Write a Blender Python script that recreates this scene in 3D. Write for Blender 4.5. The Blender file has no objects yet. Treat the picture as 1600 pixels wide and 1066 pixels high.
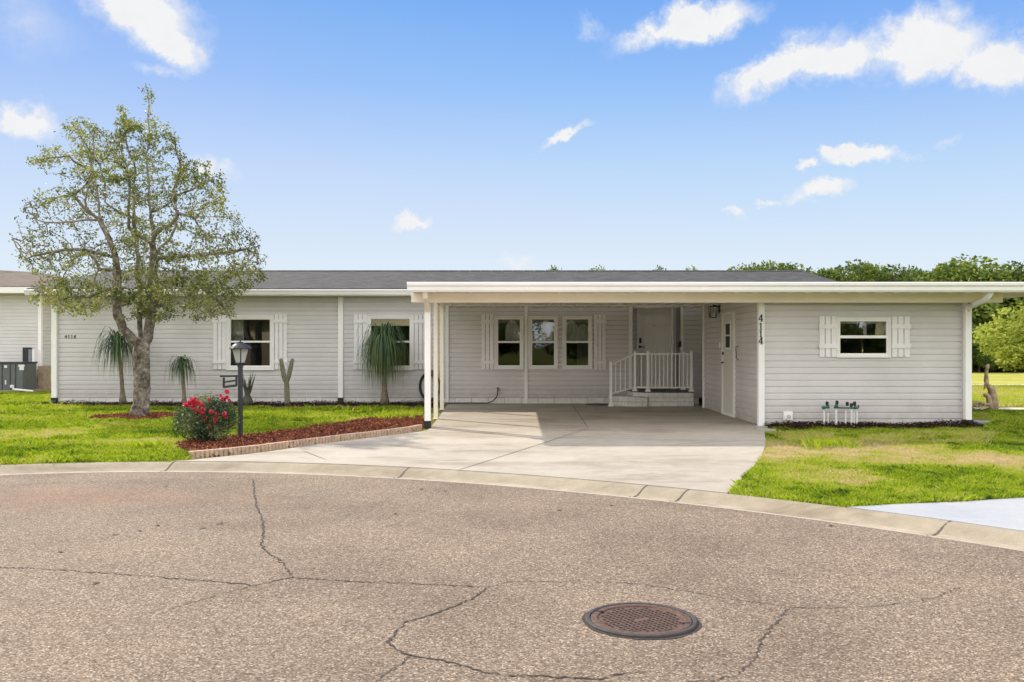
import bpy, math, random
import numpy as np
from mathutils import Vector
R = math.radians
scene = bpy.context.scene
COL = scene.collection
random.seed(7); rng = np.random.default_rng(11)

# ------------------------------------------------------------------ camera
CAMZ = 1.42
cd = bpy.data.cameras.new('camera'); cam = bpy.data.objects.new('camera', cd); COL.objects.link(cam)
cam.location = (0, 0, CAMZ); cam.rotation_euler = (R(90), 0, 0)
cd.sensor_width = 36; cd.lens = 31.5; cd.shift_y = 0.005; cd.clip_start = .05; cd.clip_end = 3000
scene.camera = cam
# ------------------------------------------------------------------ light
SUN_AZ, SUN_EL = -47.0, 38.0
scene.view_settings.view_transform = 'Standard'; scene.view_settings.look = 'None'
scene.view_settings.gamma = 1; scene.view_settings.exposure = 0.88
sl = bpy.data.lights.new('sun', 'SUN'); sl.energy = 2.8; sl.angle = R(.6); sl.color = (1, .90, .74)
so = bpy.data.objects.new('sun', sl); COL.objects.link(so)
sdir = Vector((math.sin(R(SUN_AZ))*math.cos(R(SUN_EL)), math.cos(R(SUN_AZ))*math.cos(R(SUN_EL)), math.sin(R(SUN_EL))))
so.rotation_euler = sdir.to_track_quat('Z', 'Y').to_euler()

world = bpy.data.worlds.new('World'); scene.world = world; world.use_nodes = True
class NT:
    def __init__(s, nt): s.nt = nt
    def n(s, t, **kw):
        x = s.nt.nodes.new(t)
        for k, v in kw.items():
            if k == 'i':
                for a, b in v.items():
                    if hasattr(b, 'is_linked'): s.nt.links.new(b, x.inputs[a])
                    else: x.inputs[a].default_value = b
            else: setattr(x, k, v)
        return x
    def m(s, op, a, b=None, c=None, clamp=False):
        x = s.nt.nodes.new('ShaderNodeMath'); x.operation = op; x.use_clamp = clamp
        for i, v in enumerate((a, b, c)):
            if v is None: continue
            if hasattr(v, 'is_linked'): s.nt.links.new(v, x.inputs[i])
            else: x.inputs[i].default_value = v
        return x.outputs[0]
    def ramp(s, f, pts):
        x = s.nt.nodes.new('ShaderNodeValToRGB'); e = x.color_ramp.elements
        while len(e) < len(pts): e.new(.5)
        for q, (p, c) in zip(e, pts):
            q.position = p; q.color = (*c, 1) if len(c) == 3 else c
        s.nt.links.new(f, x.inputs[0]); return x.outputs[0]
    def mix(s, f, a, b, bt='MIX'):
        x = s.nt.nodes.new('ShaderNodeMix'); x.data_type = 'RGBA'; x.blend_type = bt
        for i, v in ((0, f), (6, a), (7, b)):
            if hasattr(v, 'is_linked'): s.nt.links.new(v, x.inputs[i])
            else: x.inputs[i].default_value = (*v, 1) if isinstance(v, tuple) and len(v) == 3 else v
        return x.outputs[2]
w = NT(world.node_tree); bg = world.node_tree.nodes['Background']
sky = w.n('ShaderNodeTexSky', sky_type='NISHITA', sun_disc=False, sun_elevation=R(SUN_EL), sun_rotation=R(SUN_AZ), altitude=0, air_density=1.0, dust_density=.6, ozone_density=2.5)
tc = w.n('ShaderNodeTexCoord'); sp = w.n('ShaderNodeSeparateXYZ', i={0: tc.outputs['Generated']})
az = w.m('ARCTAN2', sp.outputs[0], sp.outputs[1]); el = w.m('ARCSINE', sp.outputs[2])
nz = w.n('ShaderNodeTexNoise', i={'Vector': tc.outputs['Generated'], 'Scale': 9.0, 'Detail': 8.0, 'Roughness': .6})
nz2 = w.n('ShaderNodeTexNoise', i={'Vector': tc.outputs['Generated'], 'Scale': 34.0, 'Detail': 6.0, 'Roughness': .65})
sn = w.n('ShaderNodeSeparateXYZ', i={0: nz.outputs['Color']}); sn2 = w.n('ShaderNodeSeparateXYZ', i={0: nz2.outputs['Color']})
azd = w.m('ADD', az, w.m('ADD', w.m('MULTIPLY', w.m('SUBTRACT', sn.outputs[0], .5), .07), w.m('MULTIPLY', w.m('SUBTRACT', sn2.outputs[0], .5), .062)))
eld = w.m('ADD', el, w.m('ADD', w.m('MULTIPLY', w.m('SUBTRACT', sn.outputs[1], .5), .045), w.m('MULTIPLY', w.m('SUBTRACT', sn2.outputs[1], .5), .044)))
# clouds: photo-estimated azimuth/elevation, half sizes in pixels of 1/1400 rad, tilt, strength
CL = [(218, 12, 84, 46, -.3, .95), (262, 60, 54, 34, -.5, .95), (45, 182, 46, 22, -.1, .9), (250, 112, 42, 11, 0, .35), (1090, 36, 80, 26, .12, 1.0), (1020, 52, 55, 20, .3, .7),
      (930, 44, 30, 10, -.5, .3), (1225, 105, 85, 30, .4, 1.0), (1300, 90, 70, 30, .1, 1.0), (1440, 72, 95, 44, .05, 1.1), (1570, 92, 80, 36, -.1, 1.0), (1255, 52, 28, 13, .1, .35),
      (886, 206, 42, 8, .45, .75), (1350, 240, 44, 14, -.1, 1.0), (1312, 230, 22, 8, 0, .9), (1273, 256, 19, 9, 0, .8), (1285, 302, 44, 15, .1, 1.0), (1205, 312, 20, 5, 0, .5),
      (1143, 333, 17, 8, 0, .6), (652, 348, 32, 11, .15, .85), (803, 412, 26, 13, 0, .5), (330, 268, 34, 20, -.3, .7), (30, 30, 80, 45, -.2, .3), (1470, 214, 18, 7, .3, .3),
      (-180, 120, 120, 50, .1, 1), (1900, 160, 160, 50, .1, .9), (-500, 300, 150, 40, 0, .9), (2300, 40, 220, 60, 0, 1)]
tot = None
for (px, py, a, b, t, s) in CL:
    u = (px-800)/1400; v = (541-py)/1400
    A = math.atan(u); Ee = math.atan(v/math.hypot(1, u))
    ka = 1400/a*math.cos(A)**-2*.82 if abs(u) < .6 else 1400/a*1.2; kb = 1400/b*.98
    dx = w.m('SUBTRACT', azd, A); dy = w.m('SUBTRACT', eld, Ee)
    ct, st = math.cos(t), math.sin(t)
    rx = w.m('MULTIPLY', w.m('ADD', w.m('MULTIPLY', dx, ct), w.m('MULTIPLY', dy, st)), ka)
    ry = w.m('MULTIPLY', w.m('SUBTRACT', w.m('MULTIPLY', dy, ct), w.m('MULTIPLY', dx, st)), kb)
    d = w.m('SQRT', w.m('ADD', w.m('MULTIPLY', rx, rx), w.m('MULTIPLY', ry, ry)))
    f = w.m('MULTIPLY', w.m('SUBTRACT', 1.25, d), s*1.1, clamp=True)
    tot = f if tot is None else w.m('MAXIMUM', tot, f)
dens = w.m('MULTIPLY', tot, w.m('ADD', .45, w.m('MULTIPLY', nz2.outputs[0], 1.1)), clamp=True)
dens = w.m('POWER', w.m('MULTIPLY', dens, 1.35, clamp=True), 1.6)
# the sky's own colour by height above the horizon, with a share of the physical sky
deg = w.m('MULTIPLY', el, 57.2958/90)
def L3(*c): return tuple((x/255)**2.2/1.87/.12 for x in c)
grad = w.n('ShaderNodeValToRGB', i={0: deg}); GR = [(0.0, L3(226, 239, 250)), (.055, L3(220, 236, 252)), (.12, L3(188, 215, 253)), (.18, L3(143, 186, 251)), (.245, L3(102, 161, 243)), (.36, L3(84, 146, 238)), (1.0, L3(62, 120, 222))]
ee = grad.color_ramp.elements
while len(ee) < len(GR): ee.new(.5)
for e_, (po, co) in zip(ee, GR): e_.position = po; e_.color = (*co, 1)
lim = w.n('ShaderNodeMix', data_type='RGBA', blend_type='DARKEN', i={0: 1.0, 6: sky.outputs[0], 7: (4.2, 4.2, 4.2, 1)})
base = w.mix(.12, grad.outputs[0], lim.outputs[2])
# unseen bright broken cloud, added overhead and behind to light the shaded facade
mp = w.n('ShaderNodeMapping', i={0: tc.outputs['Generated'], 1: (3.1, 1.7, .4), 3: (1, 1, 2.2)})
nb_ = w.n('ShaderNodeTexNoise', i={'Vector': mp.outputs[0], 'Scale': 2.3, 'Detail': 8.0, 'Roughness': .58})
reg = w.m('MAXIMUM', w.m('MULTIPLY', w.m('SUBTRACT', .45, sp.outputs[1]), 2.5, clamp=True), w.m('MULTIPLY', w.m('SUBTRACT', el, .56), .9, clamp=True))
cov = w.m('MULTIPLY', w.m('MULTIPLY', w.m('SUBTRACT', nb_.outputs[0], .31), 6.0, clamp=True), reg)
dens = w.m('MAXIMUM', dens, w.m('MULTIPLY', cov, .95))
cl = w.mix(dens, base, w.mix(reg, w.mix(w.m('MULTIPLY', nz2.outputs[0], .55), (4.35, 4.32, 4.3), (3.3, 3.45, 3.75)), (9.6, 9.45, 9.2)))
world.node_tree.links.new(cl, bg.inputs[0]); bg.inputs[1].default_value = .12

# ------------------------------------------------------------------ materials
MATS = {}
def mat(name, col, rough=.6, nscale=0, namp=.15, bump=0, bscale=None, metal=0, spec=.5, transl=0, coat=0, attr=None, extra=None):
    m = bpy.data.materials.new(name); m.use_nodes = True; t = NT(m.node_tree); p = m.node_tree.nodes['Principled BSDF']
    p.inputs['Roughness'].default_value = rough; p.inputs['Metallic'].default_value = metal
    p.inputs['Specular IOR Level'].default_value = spec
    c = None
    geo = t.n('ShaderNodeNewGeometry')
    if attr:
        at = t.n('ShaderNodeAttribute', attribute_name='tint'); c = t.ramp(at.outputs['Fac'], attr)
    if nscale:
        n1 = t.n('ShaderNodeTexNoise', i={'Vector': geo.outputs['Position'], 'Scale': nscale, 'Detail': 6.0, 'Roughness': .6})
        base = c if c is not None else (*col,)
        k = t.n('ShaderNodeMapRange', i={'Value': n1.outputs[0], 'From Min': .3, 'From Max': .7, 'To Min': 1-namp, 'To Max': 1+namp})
        g = t.n('ShaderNodeCombineColor', i={0: k.outputs[0], 1: k.outputs[0], 2: k.outputs[0]})
        c = t.mix(1.0, base, g.outputs[0], 'MULTIPLY')
    if extra: c = extra(t, geo, c if c is not None else col)
    if c is not None: m.node_tree.links.new(c, p.inputs['Base Color'])
    else: p.inputs['Base Color'].default_value = (*col, 1)
    if bump:
        n2 = t.n('ShaderNodeTexNoise', i={'Vector': geo.outputs['Position'], 'Scale': bscale or 40, 'Detail': 5.0})
        bp = t.n('ShaderNodeBump', i={'Strength': 1.0, 'Distance': bump, 'Height': n2.outputs[0]})
        m.node_tree.links.new(bp.outputs[0], p.inputs['Normal'])
    if transl:
        tr = t.n('ShaderNodeBsdfTranslucent')
        if c is not None: m.node_tree.links.new(c, tr.inputs[0])
        else: tr.inputs[0].default_value = (*col, 1)
        mx = t.n('ShaderNodeMixShader', i={0: transl, 1: p.outputs[0], 2: tr.outputs[0]})
        m.node_tree.links.new(mx.outputs[0], m.node_tree.nodes['Material Output'].inputs[0])
    return m
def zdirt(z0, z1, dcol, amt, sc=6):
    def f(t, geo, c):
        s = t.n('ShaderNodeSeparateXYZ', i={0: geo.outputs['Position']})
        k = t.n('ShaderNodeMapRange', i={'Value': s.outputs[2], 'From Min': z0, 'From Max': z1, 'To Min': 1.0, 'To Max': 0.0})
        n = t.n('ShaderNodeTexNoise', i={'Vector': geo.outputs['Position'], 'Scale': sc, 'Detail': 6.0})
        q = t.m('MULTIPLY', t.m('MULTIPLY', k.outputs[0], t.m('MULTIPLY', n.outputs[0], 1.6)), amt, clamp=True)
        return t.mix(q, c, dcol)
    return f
M = {}
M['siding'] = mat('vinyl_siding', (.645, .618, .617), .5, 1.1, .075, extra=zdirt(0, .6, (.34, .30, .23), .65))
M['white'] = mat('white_paint', (.90, .885, .865), .45, 3, .04)
M['trim'] = mat('white_trim', (.83, .81, .79), .42, 2.2, .05)
M['shutter'] = mat('shutter_paint', (.82, .80, .81), .5, 4, .06)
M['shutter_new'] = mat('shutter_paint_bright', (.74, .75, .76), .5, 4, .06)
M['cream'] = mat('cream_aluminium', (.93, .85, .74), .42, 1.5, .05)
M['door'] = mat('door_paint', (.74, .72, .67), .4, 3, .04)
M['black'] = mat('black_plastic', (.012, .012, .012), .45)
M['metal_dark'] = mat('dark_metal', (.035, .037, .042), .4, 30, .3, metal=.3)
M['green_plastic'] = mat('green_plastic', (.03, .12, .09), .45)
M['hose'] = mat('hose_rubber', (.012, .05, .035), .45)
M['pvc'] = mat('white_pipe', (.78, .77, .74), .35, 10, .08)
M['grey_metal'] = mat('grey_enamel', (.11, .115, .12), .45, 8, .1)
M['grey_box'] = mat('grey_box_paint', (.20, .22, .25), .45, 6, .1)
M['label'] = mat('sticker', (.7, .7, .7), .5)
M['inter'] = mat('interior_paint', (.35, .32, .28), .8, 2, .1)
M['curtain'] = mat('curtain_cloth', (.90, .89, .86), .8, 30, .12, transl=.35)
M['roman'] = mat('cream_cloth', (.85, .74, .50), .8, 20, .08)
M['brick_w'] = mat('white_brick', (.72, .70, .66), .75, 12, .12, bump=.006, bscale=50)
M['mortar'] = mat('mortar', (.30, .28, .25), .9, 20, .2)
M['brick_tan'] = mat('tan_brick', (.40, .30, .22), .85, 9, .25, bump=.005, bscale=50)
M['edging'] = mat('tan_concrete_edging', (.47, .33, .24), .85, 14, .3, bump=.004, bscale=70)
def conc_extra(t, geo, c):
    n = t.n('ShaderNodeTexNoise', i={'Vector': geo.outputs['Position'], 'Scale': .7, 'Detail': 7.0, 'Roughness': .65})
    q = t.ramp(n.outputs[0], [(.38, (0, 0, 0)), (.62, (1, 1, 1))])
    c = t.mix(t.m('MULTIPLY', q, .6), c, t.mix(1.0, c, (1.22, 1.24, 1.28), 'MULTIPLY'))
    n3 = t.n('ShaderNodeTexNoise', i={'Vector': geo.outputs['Position'], 'Scale': 160.0, 'Detail': 2.0})
    q3 = t.ramp(n3.outputs[0], [(.3, (.82, .82, .82)), (.7, (1.12, 1.12, 1.12))])
    c = t.mix(1.0, c, q3, 'MULTIPLY')
    mp = t.n('ShaderNodeMapping', i={0: geo.outputs['Position'], 3: (.5, 1.6, 1)})
    n2 = t.n('ShaderNodeTexNoise', i={'Vector': mp.outputs[0], 'Scale': .9, 'Detail': 8.0, 'Roughness': .7, 'Distortion': .6})
    q2 = t.ramp(n2.outputs[0], [(.49, (0, 0, 0)), (.63, (1, 1, 1))])
    return t.mix(t.m('MULTIPLY', q2, .75), c, t.mix(1.0, c, (.66, .60, .55), 'MULTIPLY'))
M['concrete'] = mat('driveway_concrete', (.365, .325, .27), .8, 5, .08, bump=.002, bscale=120, extra=conc_extra)
M['kerb'] = mat('kerb_concrete', (.295, .25, .18), .85, 5, .14, bump=.004, bscale=90, extra=conc_extra)
M['gutter'] = mat('dirty_gutter_concrete', (.33, .27, .20), .9, 4, .25, bump=.003, bscale=90, extra=conc_extra)
M['lip'] = mat('kerb_lip_concrete', (.42, .35, .26), .85, 8, .15)
def pad_extra(t, geo, c):
    n = t.n('ShaderNodeTexNoise', i={'Vector': geo.outputs['Position'], 'Scale': 11.0, 'Detail': 7.0, 'Roughness': .75})
    c = t.mix(1.0, c, t.ramp(n.outputs[0], [(.3, (.55, .52, .48)), (.36, (.94, .94, .94)), (.7, (1.05, 1.05, 1.05))]), 'MULTIPLY')
    n2 = t.n('ShaderNodeTexNoise', i={'Vector': geo.outputs['Position'], 'Scale': 1.1, 'Detail': 5.0})
    return t.mix(1.0, c, t.ramp(n2.outputs[0], [(.35, (.88, .89, .92)), (.65, (1.04, 1.03, 1.0))]), 'MULTIPLY')
M['paved'] = mat('white_painted_concrete', (.40, .41, .43), .7, 60, .06, bump=.001, bscale=120, extra=pad_extra)
M['pathc'] = mat('pale_path', (.62, .56, .45), .9, 3, .1)
M['joint'] = mat('dark_joint', (.10, .085, .07), .95, 10, .4)
def road_extra(t, geo, c):
    P = geo.outputs['Position']
    v = t.n('ShaderNodeTexVoronoi', i={'Vector': P, 'Scale': 118.0}); 
    s = t.n('ShaderNodeSeparateColor', i={0: v.outputs['Color']})
    g = t.ramp(s.outputs[0], [(0, (.06, .046, .036)), (.24, (.15, .12, .098)), (.6, (.27, .225, .19)), (.86, (.40, .345, .295)), (1, (.74, .67, .60))])
    v2 = t.n('ShaderNodeTexVoronoi', i={'Vector': P, 'Scale': 62.0}); s2 = t.n('ShaderNodeSeparateColor', i={0: v2.outputs['Color']})
    g = t.mix(.3, g, t.ramp(s2.outputs[1], [(0, (.13, .105, .085)), (.8, (.28, .235, .195)), (1, (.42, .36, .31))]))
    n = t.n('ShaderNodeTexNoise', i={'Vector': P, 'Scale': .55, 'Detail': 6.0, 'Roughness': .62})
    g = t.mix(1.0, g, t.ramp(n.outputs[0], [(.32, (.76, .74, .73)), (.5, (1, 1, 1)), (.68, (1.16, 1.15, 1.12))]), 'MULTIPLY')
    mp = t.n('ShaderNodeMapping', i={0: P, 2: (0, 0, .3), 3: (.35, 1.3, 1)})
    n2 = t.n('ShaderNodeTexNoise', i={'Vector': mp.outputs[0], 'Scale': 1.1, 'Detail': 7.0, 'Roughness': .7, 'Distortion': 1.0})
    g = t.mix(t.m('MULTIPLY', t.ramp(n2.outputs[0], [(.54, (0, 0, 0)), (.74, (1, 1, 1))]), .42), g, (.13, .105, .09))
    # reddish clay stain towards the left kerb
    sp_ = t.n('ShaderNodeSeparateXYZ', i={0: P})
    r = t.m('SUBTRACT', 1.0, t.m('DIVIDE', t.m('ADD', t.m('ABSOLUTE', t.m('ADD', sp_.outputs[0], 4.4)), t.m('MULTIPLY', t.m('ABSOLUTE', t.m('SUBTRACT', sp_.outputs[1], 8.9)), 2.6)), 2.9), clamp=True)
    n3 = t.n('ShaderNodeTexNoise', i={'Vector': P, 'Scale': 2.2, 'Detail': 6.0})
    g = t.mix(t.m('MULTIPLY', t.m('MULTIPLY', r, n3.outputs[0]), .75, clamp=True), g, (.30, .17, .12))
    return t.mix(1.0, g, (.80, .725, .635), 'MULTIPLY')
M['road'] = mat('asphalt', (.2, .2, .2), .9, 0, bump=.004, bscale=130, extra=road_extra, spec=.3)
M['crack'] = mat('crack_dark', (.045, .036, .03), .95, 60, .4)
def roof_extra(t, geo, c):
    mp = t.n('ShaderNodeMapping', i={0: geo.outputs['Position']})
    b = t.n('ShaderNodeTexBrick', i={'Vector': mp.outputs[0], 'Scale': 1.0, 'Color1': (.026, .025, .025, 1), 'Color2': (.062, .060, .060, 1), 'Mortar': (.025, .025, .027, 1), 'Mortar Size': .008, 'Brick Width': .23, 'Row Height': .14, 'Bias': 0.0})
    n = t.n('ShaderNodeTexNoise', i={'Vector': geo.outputs['Position'], 'Scale': 7.0, 'Detail': 8.0, 'Roughness': .8})
    k = t.ramp(n.outputs[0], [(.3, (.7, .7, .7)), (.7, (1.35, 1.35, 1.35))])
    return t.mix(1.0, t.mix(1.0, b.outputs[0], k, 'MULTIPLY'), c, 'MULTIPLY')
M['shingle'] = mat('grey_shingle', (1, 1, 1), .9, 60, .3, bump=.01, bscale=25, extra=roof_extra)
M['shingle_b'] = mat('brown_shingle', (1.9, 1.28, .95), .9, 60, .3, bump=.01, bscale=25, extra=roof_extra)
def ground_extra(t, geo, c):
    P = geo.outputs['Position']
    n = t.n('ShaderNodeTexNoise', i={'Vector': P, 'Scale': .35, 'Detail': 8.0, 'Roughness': .7})
    n2 = t.n('ShaderNodeTexNoise', i={'Vector': P, 'Scale': 18.0, 'Detail': 5.0, 'Roughness': .75})
    k = t.m('ADD', t.m('MULTIPLY', n.outputs[0], .6), t.m('MULTIPLY', n2.outputs[0], .4))
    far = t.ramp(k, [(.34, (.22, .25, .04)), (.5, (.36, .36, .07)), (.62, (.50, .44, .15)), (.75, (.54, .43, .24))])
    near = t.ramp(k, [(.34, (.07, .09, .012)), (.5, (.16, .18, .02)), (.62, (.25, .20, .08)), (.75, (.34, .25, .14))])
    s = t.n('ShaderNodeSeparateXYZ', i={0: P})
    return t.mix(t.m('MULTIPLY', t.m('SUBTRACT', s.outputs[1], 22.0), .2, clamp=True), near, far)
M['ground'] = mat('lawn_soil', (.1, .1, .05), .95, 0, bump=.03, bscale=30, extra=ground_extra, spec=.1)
M['grass'] = mat('grass_blades', (.1, .2, .02), .55, transl=.45, spec=.3, attr=[(0, (.04, .09, .012)), (.22, (.20, .31, .012)), (.5, (.43, .54, .013)), (.72, (.55, .50, .13)), (1, (.68, .55, .31))])
M['mulch'] = mat('mulch_chips', (.1, .05, .03), .9, spec=.2, attr=[(0, (.06, .022, .014)), (.4, (.20, .06, .032)), (.8, (.42, .15, .08)), (1, (.60, .34, .22))])
M['mulch_d'] = mat('shaded_mulch_chips', (.1, .05, .03), .9, spec=.2, attr=[(0, (.012, .007, .006)), (.6, (.04, .018, .013)), (1, (.11, .05, .035))])  # darker copy of the mulch, with shade by the walls put into its colour
M['mulch_b'] = mat('mulch_bed_soil', (.07, .03, .02), .95, 25, .4, bump=.02, bscale=40)
def bark_extra(t, geo, c):
    P = geo.outputs['Position']
    n = t.n('ShaderNodeTexNoise', i={'Vector': P, 'Scale': 7.0, 'Detail': 8.0, 'Roughness': .7})
    a = t.ramp(n.outputs[0], [(.36, (.05, .038, .03)), (.47, (.16, .13, .105)), (.57, (.29, .25, .205)), (.68, (.56, .52, .46))])
    n2 = t.n('ShaderNodeTexNoise', i={'Vector': P, 'Scale': 40.0, 'Detail': 4.0})
    return t.mix(1.0, a, t.ramp(n2.outputs[0], [(.3, (.7, .7, .7)), (.7, (1.2, 1.2, 1.2))]), 'MULTIPLY')
M['bark'] = mat('lichened_bark', (.3, .3, .3), .9, 0, bump=.02, bscale=25, extra=bark_extra)
M['twig'] = mat('grey_twig', (.27, .235, .195), .9, 9, .35)
M['bark2'] = mat('brown_bark', (.12, .09, .065), .9, 12, .4, bump=.01, bscale=30)
M['leaf'] = mat('oak_leaf', (.1, .1, .03), .5, transl=.4, spec=.35, attr=[(0, (.03, .045, .015)), (.35, (.11, .14, .035)), (.7, (.26, .29, .055)), (1, (.48, .47, .09))])
M['leaf_far'] = mat('woodland_leaf', (.1, .1, .03), .6, transl=.35, spec=.2, attr=[(0, (.025, .05, .014)), (.5, (.12, .18, .035)), (1, (.34, .38, .07))])
M['leaf_lime'] = mat('lime_leaf', (.1, .1, .03), .6, transl=.45, spec=.2, attr=[(0, (.16, .21, .03)), (.5, (.36, .42, .06)), (1, (.58, .58, .14))])
M['palm_leaf'] = mat('palm_leaf', (.1, .1, .03), .5, transl=.25, spec=.4, attr=[(0, (.02, .055, .022)), (.5, (.065, .125, .045)), (.8, (.16, .20, .06)), (1, (.32, .30, .13))])
M['palm_trunk'] = mat('palm_bark', (.20, .165, .12), .9, 14, .35, bump=.01, bscale=50)
M['rose_leaf'] = mat('rose_leaf', (.1, .1, .03), .5, transl=.25, spec=.4, attr=[(0, (.02, .045, .02)), (.5, (.08, .13, .05)), (1, (.30, .32, .15))])
M['petal'] = mat('red_petal', (.5, .02, .04), .5, transl=.3, attr=[(0, (.50, .012, .04)), (.6, (.88, .08, .16)), (1, (.95, .36, .40))])
M['cactus'] = mat('cactus_skin', (.17, .165, .10), .7, 22, .35, bump=.004, bscale=60)
M['yucca'] = mat('spiky_leaf', (.05, .055, .03), .6, 10, .4)
M['wood_dead'] = mat('weathered_wood', (.36, .26, .17), .85, 13, .4, bump=.012, bscale=30)
M['rust'] = mat('rusty_iron', (.11, .062, .045), .75, 30, .4, bump=.003, bscale=80, metal=.2)
M['iron'] = mat('worn_iron', (.055, .048, .047), .75, 25, .3, bump=.002, bscale=80, metal=.1)
M['dirt'] = mat('dark_rust', (.035, .022, .018), .9)
M['lampglass'] = mat('frosted_glass', (.72, .72, .70), .35, 6, .05, transl=.5)
M['stone'] = mat('path_stone', (.36, .33, .30), .85, 9, .3)
M['yellow_wall'] = mat('cream_wall', (.72, .58, .34), .7, 2, .05)
gm = bpy.data.materials.new('window_glass'); gm.use_nodes = True; g_ = NT(gm.node_tree); gm.node_tree.nodes.remove(gm.node_tree.nodes['Principled BSDF'])
gl = g_.n('ShaderNodeBsdfGlossy', i={'Roughness': .015, 'Color': (.9, .95, 1, 1)}); tr = g_.n('ShaderNodeBsdfTransparent', i={0: (.86, .89, .87, 1)})
nb = g_.n('ShaderNodeTexNoise', i={'Scale': 1.4, 'Detail': 1.0}); bpn = g_.n('ShaderNodeBump', i={'Strength': .5, 'Distance': .0012, 'Height': nb.outputs[0]})
gm.node_tree.links.new(bpn.outputs[0], gl.inputs['Normal'])
lw = g_.n('ShaderNodeFresnel', i={'IOR': 1.5})
gm.node_tree.links.new(g_.n('ShaderNodeMixShader', i={0: g_.m('MULTIPLY', lw.outputs[0], 3.6, clamp=True), 1: tr.outputs[0], 2: gl.outputs[0]}).outputs[0], gm.node_tree.nodes['Material Output'].inputs[0])
M['glass'] = gm
sg = gm.copy(); sg.name = 'screened_glass'; M['screen'] = sg
for nn in sg.node_tree.nodes:
    if nn.type == 'BSDF_TRANSPARENT': nn.inputs[0].default_value = (.34, .35, .35, 1)
    if nn.type == 'BSDF_GLOSSY': nn.inputs[0].default_value = (.38, .40, .42, 1)

# ------------------------------------------------------------------ helpers
def at(px, py, Y):            # world point seen at a photo pixel, at distance Y
    return ((px-800)/1400*Y, Y, CAMZ+(541-py)/1400*Y)
def gp(px, py, z=0.0):        # ground point
    Y = (CAMZ-z)*1400/(py-541); return ((px-800)/1400*Y, Y)
class MB:
    def __init__(s): s.v = []; s.f = []
    def add(s, vs, fs):
        o = len(s.v); s.v += [tuple(q) for q in vs]; s.f += [tuple(o+i for i in f) for f in fs]; return s
    def box(s, x0, x1, y0, y1, z0, z1):
        return s.add([(x, y, z) for z in (z0, z1) for y in (y0, y1) for x in (x0, x1)],
                     [(0, 2, 3, 1), (4, 5, 7, 6), (0, 1, 5, 4), (2, 6, 7, 3), (0, 4, 6, 2), (1, 3, 7, 5)])
    def bar(s, a, b, w, h=None, up=(0, 0, 1)):
        a = Vector(a); b = Vector(b); h = h or w; d = (b-a).normalized(); up = Vector(up)
        if abs(d.dot(up)) > .95: up = Vector((0, 1, 0))
        x = d.cross(up).normalized()*(w/2); y = x.cross(d).normalized()*(h/2)
        return s.add([p+i*x+j*y for p in (a, b) for i, j in ((-1, -1), (1, -1), (1, 1), (-1, 1))],
                     [(0, 1, 2, 3), (7, 6, 5, 4), (0, 4, 5, 1), (1, 5, 6, 2), (2, 6, 7, 3), (3, 7, 4, 0)])
    def tube(s, pts, rad, n=8, cap=True, ribs=0):
        pts = [Vector(p) for p in pts]; o = len(s.v); k = len(pts)
        rad = rad if hasattr(rad, '__len__') else [rad]*k
        ref = Vector((.31, .93, .17))
        for i, p in enumerate(pts):
            d = (pts[min(i+1, k-1)]-pts[max(i-1, 0)]).normalized()
            if abs(d.dot(ref)) > .96: ref = Vector((1, 0, .1))
            x = d.cross(ref).normalized(); y = d.cross(x)
            for j in range(n):
                a = 2*math.pi*j/n; r = rad[i]*(1+(ribs if j % 2 else -ribs))
                s.v.append(tuple(p+r*(math.cos(a)*x+math.sin(a)*y)))
        for i in range(k-1):
            for j in range(n):
                s.f.append((o+i*n+j, o+i*n+(j+1) % n, o+(i+1)*n+(j+1) % n, o+(i+1)*n+j))
        if cap: s.f.append(tuple(o+j for j in range(n))[::-1]); s.f.append(tuple(o+(k-1)*n+j for j in range(n)))
        return s
    def prism(s, poly, z0, z1):
        n = len(poly); area = sum(poly[i][0]*poly[(i+1) % n][1]-poly[(i+1) % n][0]*poly[i][1] for i in range(n))
        if area < 0: poly = poly[::-1]
        return s.add([(x, y, z0) for x, y in poly]+[(x, y, z1) for x, y in poly],
                     [tuple(range(n))[::-1], tuple(range(n, 2*n))]+[(i, (i+1) % n, n+(i+1) % n, n+i) for i in range(n)])
    def lathe(s, c, prof, n=20):
        o = len(s.v); k = len(prof)
        for r, z in prof:
            for j in range(n):
                a = 2*math.pi*j/n; s.v.append((c[0]+r*math.cos(a), c[1]+r*math.sin(a), c[2]+z))
        for i in range(k-1):
            for j in range(n): s.f.append((o+i*n+j, o+i*n+(j+1) % n, o+(i+1)*n+(j+1) % n, o+(i+1)*n+j))
        s.f.append(tuple(o+(k-1)*n+j for j in range(n))); s.f.append(tuple(o+j for j in range(n))[::-1]); return s
def wloc(o):
    v = Vector((0, 0, 0))
    while o is not None: v += Vector(o.location); o = o.parent
    return v
def link(name, me, m, parent=None, loc=None):
    o = bpy.data.objects.new(name, me); COL.objects.link(o)
    if m is not None and not me.materials: me.materials.append(m)
    if parent: o.parent = parent
    if loc: o.location = loc
    return o
def build(name, mb, m, parent=None, smooth=False, bevel=0, loc=None):
    off = wloc(parent) if parent else Vector(loc or (0, 0, 0))
    me = bpy.data.meshes.new(name); me.from_pydata([(x-off.x, y-off.y, z-off.z) for x, y, z in mb.v], [], mb.f); me.update()
    if smooth: me.polygons.foreach_set('use_smooth', [True]*len(me.polygons))
    o = link(name, me, M[m] if isinstance(m, str) else m, parent, loc)
    if bevel:
        b = o.modifiers.new('bevel', 'BEVEL'); b.width = bevel; b.segments = 2; b.limit_method = 'ANGLE'
    return o
def tag(o, label=None, cat=None, group=None, kind=None):
    if label: o['label'] = label
    if cat: o['category'] = cat
    if group: o['group'] = group
    if kind: o['kind'] = kind
    return o
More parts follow.
